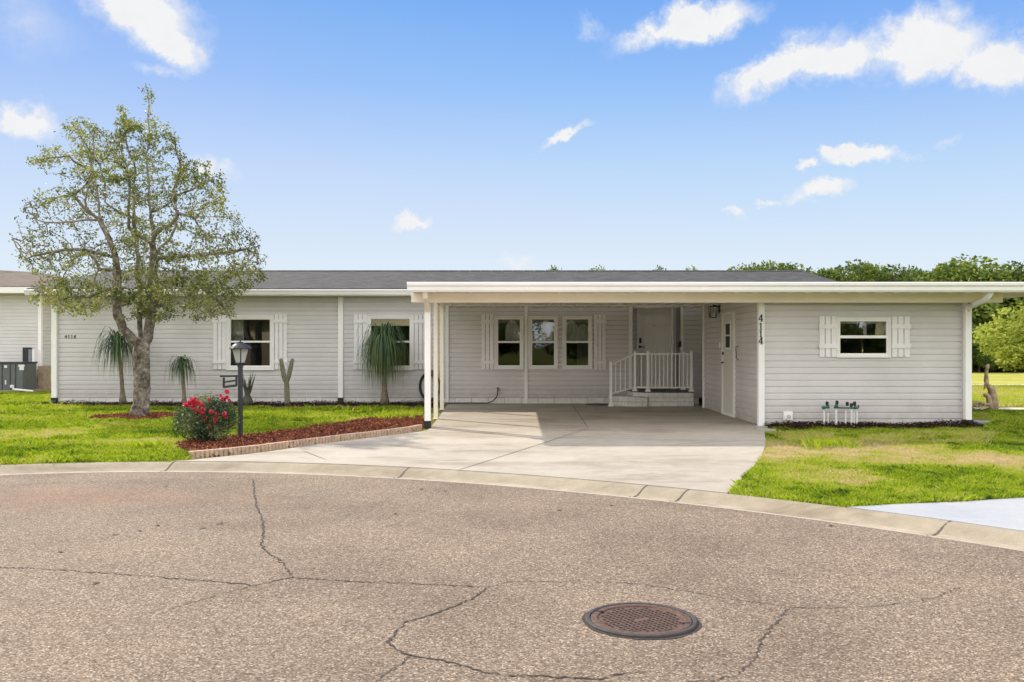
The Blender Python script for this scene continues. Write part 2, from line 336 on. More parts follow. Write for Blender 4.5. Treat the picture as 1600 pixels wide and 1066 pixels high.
def thing(name, loc, label, cat, group=None):
    o = bpy.data.objects.new(name, None); COL.objects.link(o); o.location = loc; o.empty_display_size = .2
    return tag(o, label, cat, group)
def quads(name, P, tint, m, parent=None, k=4, loc=None):    # P (N,k,3)
    off = wloc(parent) if parent else Vector(loc or (0, 0, 0))
    N = len(P); me = bpy.data.meshes.new(name); V = (P-np.array([off.x, off.y, off.z])).reshape(-1, 3).astype(np.float32)
    me.vertices.add(N*k); me.vertices.foreach_set('co', V.ravel())
    me.loops.add(N*k); me.loops.foreach_set('vertex_index', np.arange(N*k, dtype=np.int32))
    me.polygons.add(N); me.polygons.foreach_set('loop_start', np.arange(0, N*k, k, dtype=np.int32)); me.polygons.foreach_set('loop_total', np.full(N, k, dtype=np.int32))
    a = me.attributes.new('tint', 'FLOAT', 'POINT'); a.data.foreach_set('value', np.repeat(np.clip(tint, 0, 1), k).astype(np.float32))
    me.update(calc_edges=True); me.validate()
    return link(name, me, M[m] if isinstance(m, str) else m, parent, loc)
def inpoly(P, poly):
    x, y = P[:, 0], P[:, 1]; c = np.zeros(len(P), bool); n = len(poly)
    for i in range(n):
        x0, y0 = poly[i]; x1, y1 = poly[(i+1) % n]
        if y0 == y1: continue
        c ^= ((y0 > y) != (y1 > y)) & (x < (x1-x0)*(y-y0)/(y1-y0)+x0)
    return c
def vnoise(X, Y, s, seed=0):
    r = np.random.default_rng(seed); t = 0
    for i in range(7):
        a, p = r.uniform(0, 6.28, 2); f = s*r.uniform(.5, 1.8)
        t = t+np.sin(f*(X*math.cos(a)+Y*math.sin(a))+p+1.3*np.sin(f*.6*(Y*math.cos(a)-X*math.sin(a))+2*p))
    return np.clip(.5+t/7*.9, 0, 1)
def leafquads(C, D, L, W, bend=.15):      # centres, unit dirs, length, width -> rhombic leaves
    N = len(C); r = rng.normal(size=(N, 3)); S = np.cross(D, r); S /= np.linalg.norm(S, axis=1, keepdims=True)+1e-9
    U = np.cross(D, S); L = L[:, None]; W = W[:, None]
    return np.stack([C, C+D*L*.5+S*W*.5+U*L*bend, C+D*L, C+D*L*.5-S*W*.5+U*L*bend], 1)
def rdir(N, up=0.0):
    d = rng.normal(size=(N, 3)); d[:, 2] += up; return d/(np.linalg.norm(d, axis=1, keepdims=True)+1e-9)

# ------------------------------------------------------------------ ground, street, kerb
CC = (-4.3, .8)
def curve(pts, z, deg=3):
    P = np.array([gp(x, y, z) for x, y in pts]); th = np.arctan2(P[:, 1]-CC[1], P[:, 0]-CC[0]); r = np.hypot(P[:, 0]-CC[0], P[:, 1]-CC[1])
    c = np.polyfit(th, r, deg); lo, hi = th.min(), th.max()
    def f(t):
        tt = np.clip(t, lo, hi); rr = np.polyval(c, tt)
        far = np.clip(np.maximum(lo-t, t-hi)/.6, 0, 1); far = far*far*(3-2*far)
        return rr*(1-far)+9.9*far+0*t
    return f
OUT = curve([(0, 742.5), (100, 739.5), (200, 737.5), (300, 737.3), (400, 738.5), (560, 746), (680, 752), (800, 759), (880, 767), (960, 777), (1100, 790), (1200, 803), (1288, 814), (1450, 839), (1600, 861)], -.08, 4)
_inn = curve([(0, 729.5), (110, 726.5), (210, 724), (260, 723), (400, 724), (560, 730.5), (712, 737), (868, 747), (1000, 759), (1100, 769), (1165, 776), (1310, 793), (1450, 813), (1600, 835)], -.005, 4)
def INN(t): return np.where(np.asarray(t) == 99, 0, np.maximum(_inn(t), OUT(t)+.35) if True else 0)
NTH = 720
TH = np.linspace(-math.pi/2, 1.5*math.pi, NTH, endpoint=False)
RO = OUT(TH); RI = np.where(np.abs(TH-math.pi/2) < 1.9, INN(TH), RO+.6)
RI = np.maximum(RI, RO+.35)
def ring(rs, zs, th=TH): return [(CC[0]+r*math.cos(a), CC[1]+r*math.sin(a), z) for a, r, z in zip(th, rs, zs)]
def annulus(rows):
    mb = MB(); n = len(TH)
    for r in rows: mb.v += r
    for i in range(len(rows)-1):
        for j in range(n): mb.f.append((i*n+j, (i+1)*n+j, (i+1)*n+(j+1) % n, i*n+(j+1) % n))
    return mb
def sph(k): return np.full(NTH, k)
street = MB(); street.v = ring(RO, sph(-.08))+ring(RO*.66, sph(-.08))+ring(RO*.33, sph(-.08))+[(CC[0], CC[1], -.08)]
for i in range(2):
    for j in range(NTH): street.f.append((i*NTH+j, i*NTH+(j+1) % NTH, (i+1)*NTH+(j+1) % NTH, (i+1)*NTH+j))
for j in range(NTH): street.f.append((2*NTH+j, 2*NTH+(j+1) % NTH, 3*NTH))
road = tag(build('road', street, 'road'), kind='structure')
prof = [(0, -.078), (.07, -.076), (.09, -.082), (.28, -.088), (.42, -.080), (.56, -.058), (.72, -.026), (.86, -.008), (1.0, -.003)]
kerb = tag(build('kerb', annulus([ring(RO+(RI-RO)*t, sph(z)) for t, z in prof]), 'kerb', smooth=True), kind='structure')
kerb.data.materials.append(M['lip']); kerb.data.materials.append(M['gutter'])
for i_, p in enumerate(kerb.data.polygons): p.material_index = 1 if i_ < NTH else 2 if i_ < 4*NTH else 0
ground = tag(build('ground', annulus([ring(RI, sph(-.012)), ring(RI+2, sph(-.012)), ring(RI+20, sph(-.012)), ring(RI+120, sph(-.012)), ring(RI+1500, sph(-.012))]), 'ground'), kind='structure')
def kerbpt(th, t, z): 
    ro = float(OUT(np.array(th))); ri = max(float(INN(np.array(th))), ro+.35); r = ro+(ri-ro)*t
    return (CC[0]+r*math.cos(th), CC[1]+r*math.sin(th), z)
for (px, py) in [(255, 730), (617, 741), (992, 768), (1058, 774), (1462, 825), (-150, 735)]:
    x, y = gp(px, py, -.03); th = math.atan2(y-CC[1], x-CC[0]); jb = MB(); hw = .006
    for (t0, z0), (t1, z1) in zip(prof[1:], prof[2:]):
        a, b = kerbpt(th-.0009, t0, z0+.004), kerbpt(th-.0009, t1, z1+.004); c, d = kerbpt(th+.0009, t0, z0+.004), kerbpt(th+.0009, t1, z1+.004)
        dx = .05*(t0-.5); dx1 = .05*(t1-.5)
        jb.add([(a[0]+dx, a[1], a[2]), (b[0]+dx1, b[1], b[2]), (d[0]+dx1, d[1], d[2]), (c[0]+dx, c[1], c[2])], [(0, 1, 2, 3)])
    build('kerb_joint', jb, 'joint', kerb)
# cracks
def ribbon(mb, pts, w0, w1, z, jit=.02, step=.05):
    P = [];
    for (a, b) in zip(pts, pts[1:]):
        L = math.dist(a, b); n = max(1, int(L/step))
        for i in range(n): P.append((a[0]+(b[0]-a[0])*i/n+random.uniform(-jit, jit), a[1]+(b[1]-a[1])*i/n+random.uniform(-jit, jit)))
    P.append(pts[-1]); o = len(mb.v)
    for i, p in enumerate(P):
        q0 = P[max(i-1, 0)]; q1 = P[min(i+1, len(P)-1)]; dx, dy = q1[0]-q0[0], q1[1]-q0[1]; l = math.hypot(dx, dy)+1e-9
        w = random.uniform(w0, w1)/2*(.25 if i in (0, len(P)-1) else 1); mb.v += [(p[0]-dy/l*w, p[1]+dx/l*w, z), (p[0]+dy/l*w, p[1]-dx/l*w, z)]
    for i in range(len(P)-1): mb.f.append((o+2*i, o+2*i+1, o+2*i+3, o+2*i+2))
CR = [([(-200, 884), (0, 887), (60, 889), (180, 897), (290, 906), (380, 913), (400, 915), (430, 908), (458, 903), (500, 906), (560, 910), (640, 912), (700, 915), (760, 918)], .006, .016),
      ([(396, 750), (397, 770), (400, 790), (410, 810), (412, 830), (408, 850), (415, 862), (435, 875), (450, 890), (458, 903)], .006, .016),
      ([(400, 915), (370, 922), (330, 933), (290, 945), (262, 953)], .003, .009),
      ([(760, 918), (750, 928), (735, 938), (700, 952), (672, 962), (640, 970), (630, 976), (612, 995), (608, 1006), (625, 1018), (640, 1025), (680, 1030), (720, 1040), (760, 1052), (800, 1056), (850, 1057), (900, 1060), (935, 1063), (960, 1055), (1010, 1050)], .007, .018),
      ([(640, 1025), (625, 1040), (600, 1055), (580, 1072)], .003, .009),
      ([(760, 918), (800, 909), (900, 910), (980, 911), (1060, 922), (1130, 935), (1190, 943), (1235, 950), (1300, 951), (1380, 947), (1460, 935), (1500, 918)], .003, .009),
      ([(1235, 950), (1215, 970), (1190, 1000), (1180, 1030), (1150, 1055), (1110, 1064), (900, 1078)], .003, .010)]
for pts, a, b in CR:
    mb = MB(); ribbon(mb, [gp(x, y, -.08) for x, y in pts], a*.5, b*1.0, -.0762, .013, .024); build('crack', mb, 'crack', road)

# driveway
D_left = [(700, 631.5), (694, 640), (684, 655), (669, 672), (655, 675), (640, 677), (600, 682), (560, 687), (510, 693), (470, 699), (420, 706), (380, 711), (340, 715), (297, 719.5), (262, 723)]
D_right = [(1140, 770), (1150, 757), (1170, 737), (1184, 722), (1191, 710), (1197, 692), (1193, 667), (1186, 664.5), (1140, 650.5), (1102, 638)]
def kerb_arc(p0, p1, n=30):
    a = math.atan2(p0[1]-CC[1], p0[0]-CC[0]); b = math.atan2(p1[1]-CC[1], p1[0]-CC[0])
    return [kerbpt(a+(b-a)*i/n, 1.0, 0)[:2] for i in range(n+1)]
dl = [gp(*p) for p in D_left]; dr = [gp(*p) for p in D_right]
dpoly = dl[:-1]+kerb_arc(dl[-1], dr[0])+dr[1:]+[(4.5, 22.3), (-1.6, 22.3)]
drive = tag(build('driveway', MB().prism(dpoly, -.12, .006), 'concrete'), kind='structure')
for pts in ([(712, 737), (772, 718), (845, 694.6), (919, 670)], [(919, 670), (906, 650), (893, 632)], [(472, 705), (490, 712), (511, 720)], [(919, 670), (1010, 668.5)][:0]):
    if pts: mb = MB(); ribbon(mb, [gp(*p) for p in pts], .010, .014, .010, .002, .2); build('control_joint', mb, 'joint', drive)
# white painted neighbour pad
wp = [gp(1325, 792.5), gp(1400, 788.5), gp(1500, 784.5), gp(1600, 778), gp(1800, 768), gp(2100, 765)]
wpad = wp+[(9, 3)]+kerb_arc((9, 3), gp(1325, 792.5))
pad = tag(build('neighbouring_driveway', MB().prism(wpad, -.12, .004), 'paved'), kind='structure')
# back paths
tag(build('footpath', MB().prism([(9.0, 19.9), (40, 20.3), (40, 21.0), (9.0, 20.5)], -.1, .01), 'pathc'), kind='structure')
tag(build('sandy_track', MB().prism([(12, 32.2), (70, 33), (70, 34.2), (12, 33.0)], -.1, .006), 'pathc'), kind='structure')

# ------------------------------------------------------------------ grass and mulch
def scatter(poly, dens, Dref=9.0, pw=1.5, excl=()):
    xs = [p[0] for p in poly]; ys = [p[1] for p in poly]; A = (max(xs)-min(xs))*(max(ys)-min(ys)); n = int(A*dens)
    P = np.c_[rng.uniform(min(xs), max(xs), n), rng.uniform(min(ys), max(ys), n)]
    P = P[inpoly(P, poly)]; P = P[rng.random(len(P)) < np.minimum(1, (Dref/np.maximum(P[:, 1], .1))**pw)]
    for (cx, cy, rx, ry) in excl: P = P[((P[:, 0]-cx)/rx)**2+((P[:, 1]-cy)/ry)**2 > 1]
    return P
def blades(P, h, wd, tint, name, m='grass', z=-.012):
    N = len(P); a = rng.uniform(0, 6.283, N); h = h*rng.uniform(.55, 1.3, N); wd = wd*rng.uniform(.7, 1.3, N)*np.maximum(1, P[:, 1]/12)
    lx, ly = rng.normal(0, .45, N)*h, rng.normal(0, .45, N)*h; cx, cy = np.cos(a)*wd/2, np.sin(a)*wd/2
    B = np.c_[P, np.full(N, z)]; V = np.zeros((N, 4, 3)); V[:, 0] = B+np.c_[-cx, -cy, 0*cx]; V[:, 1] = B+np.c_[cx, cy, 0*cx]
    V[:, 2] = B+np.c_[lx*.35+cx*.7, ly*.35+cy*.7, h*.6]; V[:, 3] = B+np.c_[lx, ly, h]
    return quads(name, V, tint, m)
mulch_top = [(276, 698), (283, 692), (330, 688), (380, 683), (470, 672), (515, 665), (560, 657.5), (600, 652.5), (655, 652)]
tree_c = gp(216, 651)
arcL = kerb_arc(gp(-420, 735), gp(262, 723))
lawnL = arcL+[gp(297, 717)]+[gp(*p) for p in mulch_top]+[gp(664, 641), gp(655, 637.5), gp(300, 638), gp(95, 634), (-11.6, 21.3), (-11.6, 27.5), (-24, 27.5), (-24, 12)]
P = scatter(lawnL, 6500, 11, 1.6, excl=[(tree_c[0], tree_c[1]-.12, .90, .95)])
X, Y = P[:, 0], P[:, 1]
t = .38+.32*(vnoise(X, Y, 1.6, 1)-.4)+.22*(vnoise(X, Y, 6, 2)-.5)+rng.normal(0, .17, len(P))-.35*np.clip(vnoise(X, Y, 15, 71)-.72, 0, 1)*3
dry = np.exp(-(((X+5.2)/1.7)**2+((Y-13.1)/.5)**2))+.7*np.exp(-(((X+7.3)/1.3)**2+((Y-14.2)/.5)**2))
t += .33*dry*(.5+vnoise(X, Y, 9, 3)); t -= .16*np.clip(vnoise(X, Y, 3, 5)-.62, 0, 1)*3
hh = .03+.055*vnoise(X, Y, 7, 9)
tag(blades(P, hh, .007, t, 'grass_lawn'), 'bright green lawn between the kerb and the left part of the house', 'grass', kind='stuff')
arcR = kerb_arc(gp(1140, 770), gp(1325, 792.5))
sh_edge = [gp(1330, 669), gp(1508, 664.5), (8.3, 15.7), (8.3, 19.8), (30, 20.3), (30, 9), (12, 8.8)]
lawnR = [gp(1197, 692), gp(1191, 710), gp(1184, 722), gp(1170, 737), gp(1150, 757)]+arcR+wp[1:5]+[(12, 8.8), (30, 9.2), (30, 20.2), (8.3, 19.8), (8.3, 15.7), gp(1508, 664.5), gp(1330, 669), gp(1200, 671)]
P = scatter(lawnR, 9500, 8.5, 1.6); X, Y = P[:, 0], P[:, 1]
dry = np.clip(1.25-np.hypot((X-3.7)/2.2, (Y-12.2)/1.5), 0, 1)+.8*np.clip(1.1-np.hypot((X-6.6)/2.4, (Y-11.2)/.9), 0, 1)+.6*np.clip(1-np.hypot((X-3.5)/.8, (Y-9.3)/1.0), 0, 1)
t = .40+.42*(vnoise(X, Y, 1.5, 11)-.38)+.25*(vnoise(X, Y, 6, 12)-.5)+rng.normal(0, .17, len(P))-.4*np.clip(vnoise(X, Y, 15, 72)-.70, 0, 1)*3+.85*np.clip(dry, 0, 1)*(.35+.9*vnoise(X, Y, 5, 13))
t -= .5*np.clip(vnoise(X, Y, 2.6, 15)-.66, 0, 1)
hh = .022+.045*vnoise(X, Y, 7, 19); hh = hh*(1-.35*np.clip(dry, 0, 1))
tag(blades(P, hh, .006, t, 'grass_lawn'), 'patchy green and straw coloured lawn in front of the right wing', 'grass', kind='stuff')
# taller pale weeds
P = rng.uniform(0, 1, (9000, 2))*[3.6, 1.5]+[4.1, 12.9]; k = vnoise(P[:, 0], P[:, 1], 5, 23) > .5; P = P[k]
tag(blades(P, .085, .005, .70+rng.normal(0, .14, len(P)), 'tall_weeds'), 'taller pale weeds along the shade line in front of the right wing', 'weeds', kind='stuff')
P = np.concatenate([rng.normal(0, 1, (260, 2))*s+c for c, s in (((-2.3, 17.6), (.25, .3)), ((-3.2, 19.6), (1.0, .3)), ((-10.9, 20.0), (.3, .5)), ((-5.0, 12.35), (.12, .1)), ((4.4, 12.6), (.2, .15)), ((9.4, 16.2), (.4, .3)))])
P = P[~inpoly(P, dpoly)]
tag(blades(P, .13, .007, .45+rng.normal(0, .12, len(P)), 'weed_tufts'), 'scattered taller tufts of weed in the left and right lawns', 'weeds', kind='stuff')
# lawn farther back on the right
P = scatter([(8.3, 21.1), (24, 21.4), (40, 32), (12, 32)], 700, 40, 1); X, Y = P[:, 0], P[:, 1]
tag(blades(P, .06, .02, .62+.25*(vnoise(X, Y, 1, 31)-.4)+rng.normal(0, .07, len(P)), 'grass_lawn'), 'yellow green open lawn behind the footpath on the right', 'grass', kind='stuff')

def mulch_bed(name, poly, dens, m, label, zc=.03, size=.045):
    root = tag(build(name, MB().prism(poly, -.1, .008), 'mulch_b'), label, 'mulch', kind='stuff')
    P = scatter(poly, dens, 14, 1.0); N = len(P)
    d = rng.normal(size=(N, 3))*[1, 1, .35]; d /= np.linalg.norm(d, axis=1, keepdims=True)
    C = np.c_[P, .008+rng.random(N)*zc*(.4+.9*vnoise(P[:, 0], P[:, 1], 5, 41))]
    q = leafquads(C, d, size*rng.uniform(.5, 1.4, N), size*.4*rng.uniform(.6, 1.3, N), .05)
    quads('mulch_chips', q, rng.beta(1.6, 2.2, N), m, root)['kind'] = 'stuff'
    return root
edge_px = [(297, 716), (340, 712.5), (380, 708), (420, 703), (470, 696.5), (510, 691), (560, 685), (600, 680), (640, 675), (660, 671)]
mulch_bed('mulch_bed', [gp(*p) for p in edge_px]+[gp(662, 653)]+[gp(*p) for p in mulch_top[::-1]], 2600, 'mulch', 'reddish brown mulch bed round the lamp post and rose bush', .05)
ringp = [(tree_c[0]+(.85+.06*math.sin(5*a))*math.cos(a), tree_c[1]-.12+.98*math.sin(a)) for a in np.linspace(0, 6.283, 28)[:-1]]
mulch_bed('mulch_ring', ringp, 2600, 'mulch', 'round patch of reddish mulch at the foot of the oak tree')
mulch_bed('mulch_strip', [(-11.2, 21.0), (-11.2, 22.2), (-1.75, 22.2), (-1.75, 20.7), (-2.3, 20.75), (-4, 20.9), (-6, 20.75), (-8.5, 21.0)], 1500, 'mulch_d', 'mulch strip with shade put into its colour along the left front wall of the house', .07)
mulch_bed('mulch_strip', [(4.45, 15.98), (8.1, 15.98), (8.1, 15.4), (6.5, 15.25), (5.2, 15.2), (4.62, 15.0), (4.45, 15.3)], 2600, 'mulch_d', 'dark mulch strip below the small window of the right wing', .09)
x_, y_ = gp(62, 631)
mulch_bed('bare_patch', [(x_+.45*math.cos(a), y_+.5*math.sin(a)) for a in np.linspace(0, 6.283, 16)[:-1]], 1500, 'mulch_d', 'small bare soil patch in the lawn beside the left end downspout', .02)
# fallen leaves on the street
fl = None
for (px, py) in [(317, 826), (247, 822), (218, 830), (180, 836), (658, 765), (695, 768), (617, 803), (874, 798), (955, 790), (258, 761), (343, 819), (94, 863), (150, 912), (1298, 822)]:
    x, y = gp(px, py, -.08)
    if fl is None:
        mb = MB(); mb.add([(-.035, 0, 0), (-.01, -.014, .006), (.02, -.010, .004), (.038, 0, .009), (.018, .013, .005), (-.012, .012, .008)], [(0, 1, 2, 3, 4, 5)])
        o = build('fallen_leaf', mb, 'bark2'); fl = o
    else: o = fl.copy(); COL.objects.link(o)
    o.location = (x, y, -.078); o.rotation_euler = (0, 0, random.uniform(0, 6))
    tag(o, 'small dry brown leaf lying on the street surface', 'leaf', 'fallen leaves on the street')

# ------------------------------------------------------------------ manhole cover
mx, my = gp(1001.5, 970, -.08)
mh = thing('manhole_cover', (mx, my, -.08), 'round rusty cast iron manhole cover set in the street', 'manhole cover')
n = 48; Rm = .305
mb = MB(); mb.lathe((mx, my, -.093), [(.279, 0), (.279, .026), (.282, .029), (.299, .029), (.304, .024), (.306, 0)], n); build('rim', mb, 'iron', mh, smooth=False)
mb = MB(); mb.lathe((mx, my, -.093), [(.0, .012), (.0, .022)], 4) if False else None
mb = MB(); mb.lathe((mx, my, -.093), [(.274, 0), (.274, .024), (.269, .027), (.240, .027), (.234, .019), (.001, .019)], n); build('lid', mb, 'rust', mh)
mb = MB(); 
for i in range(-7, 8):
    for j in range(-7, 8):
        x = i*.030; y = j*.030; r = math.hypot(x, y)
        if r < .215 and not (abs(i) < 2 and abs(j) < 1):
            ca, sa = math.cos(.5), math.sin(.5); X1, Y1 = mx+x*ca-y*sa, my+x*sa+y*ca
            mb.lathe((X1, Y1, -.0755), [(.0095, 0), (.0085, .005), (.003, .0055)], 6)
build('tread_studs', mb, 'dirt', mh)
mb = MB()
for i in range(18):
    a = -2.2+i*.075
    if i in (5, 11): continue
    r0 = .228; x, y = mx+r0*math.cos(a), my+r0*math.sin(a)
    mb.bar((x-.006*math.cos(a), y-.006*math.sin(a), -.067), (x+.008*math.cos(a), y+.008*math.sin(a), -.067), .005, .004)
    if i % 2: mb.bar((x-.006*math.sin(a), y+.006*math.cos(a), -.071), (x+.006*math.sin(a), y-.006*math.cos(a), -.071), .004, .004)
build('raised_lettering', mb, 'iron', mh)
for a in (2.6, -.35): mb = MB(); mb.box(mx+.247*math.cos(a)-.02, mx+.247*math.cos(a)+.02, my+.247*math.sin(a)-.008, my+.247*math.sin(a)+.008, -.08, -.0645); build('pick_hole', mb, 'black', mh)
mb = MB(); ribbon(mb, [(mx+.314*math.cos(a), my+.314*math.sin(a)) for a in np.linspace(0, 6.283, 40)], .012, .034, -.0768, .006, .03); build('dark_gap', mb, 'crack', mh)
# ================================================================== THE HOUSE
WD, SD = 22.15, 15.95          # main wall, right wing front
def wx(px, D=WD): return (px-800)/1400*D
def wz(py, D=WD): return CAMZ+(541-py)/1400*D
house = thing('house', (0, WD, 0), 'single storey white house with grey shingle roof, carport and right wing', 'house')
COURSE = .1143
def siding(mb, u0, u1, z0, z1, fn, holes=(), course=COURSE, zbase=None):
    """fn(u, d, z) -> world point, d = how far the surface stands out"""
    zb = z0 if zbase is None else zbase; zs = {z0, z1}
    k = math.floor((z0-zb)/course)
    while zb+k*course < z1:
        for f in (0, .70, .84): zs.add(zb+k*course+f*course)
        k += 1
    for h in holes: zs |= {h[2], h[3]}
    zs = sorted(z for z in zs if z0-1e-6 <= z <= z1+1e-6)
    def prot(z, low):
        f = ((z-zb)/course) % 1.0
        if f > .999 or f < .001: f = 0 if low else 1
        return np.interp(f, [0, .70, .84, 1], [.019, .016, .004, .001])
    for a, b in zip(zs, zs[1:]):
        if b-a < 1e-4: continue
        spans = [(u0, u1)]
        for (h0, h1, hz0, hz1) in holes:
            if hz0 < (a+b)/2 < hz1:
                spans = [s for (p, q) in spans for s in ((p, min(q, h0)), (max(p, h1), q)) if s[1]-s[0] > 1e-4]
        ca, cb = prot(a, True), prot(b, False); low = abs(((a-zb)/course) % 1.0) < .002 or abs(((a-zb)/course) % 1.0-1) < .002
        for (p, q) in spans:
            mb.add([fn(p, ca, a), fn(q, ca, a), fn(q, cb, b), fn(p, cb, b)], [(0, 1, 2, 3)])
            if low and a > z0+1e-4: mb.add([fn(p, .001, a), fn(q, .001, a), fn(q, ca, a), fn(p, ca, a)], [(0, 1, 2, 3)])
def front(D): return lambda u, d, z: (u, D-d, z)
# window openings (glass rectangles in pixels)
WIN = {'w1': (359.5, 423.5, 498, 573), 'w2': (578.5, 641.5, 497.5, 573), 'a': (777, 813.5, 498, 572.5), 'b': (830, 867, 498, 572.5), 'c': (883.5, 920.5, 498, 572.5)}
def rect(k, D=WD, g=.045):
    x0, x1, y0, y1 = WIN[k]; return (wx(x0, D)-g, wx(x1, D)+g, wz(y1, D)-g, wz(y0, D)+g)
WIN['s'] = (1310, 1386, 500.5, 554.5)
WTOP = 2.66; SK = .15
XL, XR = wx(89), 8.2
DX0, DX1 = wx(986), wx(1066)     # recessed entry
mb = MB(); holes = [rect(k) for k in 'w1 w2 a b c'.split()]
siding(mb, XL, DX0, SK, WTOP, front(WD), holes, zbase=SK-.02)
siding(mb, DX1, XR, SK, WTOP, front(WD), [], zbase=SK-.02)
door_rect = (wx(995, 22.5), wx(1049.5, 22.5), .33, wz(479.5, 22.5))
siding(mb, DX0, DX1, SK, WTOP, front(22.5), [door_rect], zbase=SK-.02)
mb.add([(DX0, WD, 0), (DX0, 22.5, 0), (DX0, 22.5, WTOP), (DX0, WD, WTOP)], [(0, 1, 2, 3)])
mb.add([(DX1, WD, 0), (DX1, 22.5, 0), (DX1, 22.5, WTOP), (DX1, WD, WTOP)], [(3, 2, 1, 0)])
BK = 30.2
# gable ends and back
for X, sgn in ((XL, -1), (XR, 1)):
    siding(mb, WD, BK, 0, WTOP, (lambda X, s: lambda u, d, z: (X+s*d, u, z))(X, sgn))
    mb.add([(X, WD, WTOP), (X, BK, WTOP), (X, 26, 3.45)], [(0, 1, 2)])
siding(mb, XL, XR, 0, WTOP, lambda u, d, z: (u, BK+d, z))
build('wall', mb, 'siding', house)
# rooms behind the windows: floor, ceiling, partition
mb = MB(); mb.box(XL+.05, XR-.05, 22.62, BK-.05, .30, .33); mb.box(XL+.05, XR-.05, 22.2, BK-.05, 2.62, 2.64)
mb.box(XL+.05, XR-.05, 26.2, 26.3, .33, 2.62)
for X in (-7.9, -4.7, -1.2, 2.85): mb.box(X, X+.1, 22.6, 26.2, .33, 2.62)
build('interior_wall', mb, 'inter', house)
# skirting blocks
mb = MB(); x = XL
while x < DX0-.05:
    x1 = min(x+.41, DX0); mb.box(x+.006, x1-.006, WD-.03, WD+.02, -.05, SK-.012+random.uniform(-.006, .004)); x = x1
build('skirting', mb, 'brick_w', house); mb = MB()
x = DX1
while x < 4.6: mb.box(x+.006, x+.404, WD-.03, WD+.02, -.05, SK-.012); x += .41
build('skirting', mb, 'brick_w', house)
mb = MB().box(XL, DX0, WD+.0, WD+.06, -.05, SK+.005); build('skirting_backing', mb, 'mortar', house)
# trims: battens
def batten(px0, px1, D=WD, z0=0, z1=WTOP-.02, pr=.035, m='trim', nm='trim_board'):
    return build(nm, MB().box(wx(px0, D), wx(px1, D), D-pr, D+.01, z0, z1), m, house, bevel=.004)
batten(819.5, 824.5, pr=.055, z1=2.45); batten(982.5, 988, pr=.04); batten(1063, 1067.5, pr=.045, z1=2.45); batten(696.5, 701.5, pr=.07, z1=2.45)
batten(86.5, 91.5, pr=.03)
# main roof: gable along X
RX0, RX1, EV = -11.75, 8.45, 21.68
ez, rz, ry = 2.815, 3.60, 26.0
mb = MB(); t = .09
P = [(EV, ez), (ry, rz), (2*ry-EV, ez), (2*ry-EV, ez-t), (ry, rz-t), (EV, ez-t)]
mb.add([(RX0, y, z) for y, z in P]+[(RX1, y, z) for y, z in P], [(0, 1, 2, 3, 4, 5), (6, 11, 10, 9, 8, 7), (0, 6, 7, 1), (1, 7, 8, 2), (2, 8, 9, 3), (3, 9, 10, 4), (4, 10, 11, 5), (5, 11, 6, 0)])
roof = build('roof', mb, 'shingle', house)
mb = MB(); x = RX0
while x < RX1-.05:
    mb.add([(x+.004, ry-.14, rz-.012), (x+.30, ry-.14, rz-.014), (x+.30, ry, rz+.022), (x+.004, ry, rz+.024), (x+.30, ry+.14, rz-.014), (x+.004, ry+.14, rz-.012)], [(0, 1, 2, 3), (3, 2, 4, 5)]); x += .31
build('ridge_cap', mb, 'shingle', roof)
# gutter + soffit
gz0, gz1 = wz(462.3, 21.6), wz(452.5, 21.6)
mb = MB(); Pf = [(21.58, gz1), (21.56, gz1-.02), (21.58, gz1-.05), (21.60, gz0+.03), (21.63, gz0), (21.70, gz0), (21.70, gz1)]
mb.add([(RX0, y, z) for y, z in Pf]+[(RX1, y, z) for y, z in Pf], [tuple(range(7))[::-1], tuple(range(7, 14))]+[(i, (i+1) % 7, 7+(i+1) % 7, 7+i) for i in range(7)])
build('gutter', mb, 'trim', house)
build('soffit', MB().box(RX0+.02, RX1-.02, 21.70, 22.2, WTOP-.005, WTOP+.02), 'trim', house)
for X in (RX0-.03, RX1):
    mb = MB(); mb.add([(X+dx, y, z) for dx in (0, .03) for y, z in ((EV, ez-.025), (ry, rz-.025), (2*ry-EV, ez-.025), (2*ry-EV, ez-.15), (ry, rz-.15), (EV, ez-.15))], [(0, 1, 4, 5), (1, 2, 3, 4), (6, 11, 10, 7), (7, 10, 9, 8), (0, 6, 7, 1), (1, 7, 8, 2), (5, 4, 10, 11), (4, 3, 9, 10), (0, 5, 11, 6)])
    build('barge_board', mb, 'trim', house)
# downspouts
def downspout(x, D, w, z1, top=True, zf=.0, out=.09):
    d = build('downspout', MB().box(x-w/2, x+w/2, D-out, D-.022, zf+.14, z1), 'white', house, bevel=.008)
    mb = MB(); mb.box(x-w/2-.006, x+w/2+.006, D-out-.006, D-.02, zf+.0, zf+.15); mb.add([(x-w/2, D-out, zf+.1), (x+w/2, D-out, zf+.1), (x+w/2, D-out-.12, zf), (x-w/2, D-out-.12, zf)], [(0, 1, 2, 3)])
    build('downspout_shoe', mb, 'black', d)
    return d
downspout(wx(532, 22.07), WD, .125, gz0+.01); downspout(wx(84.5, 22.07)+.0, WD, .135, gz0+.01)
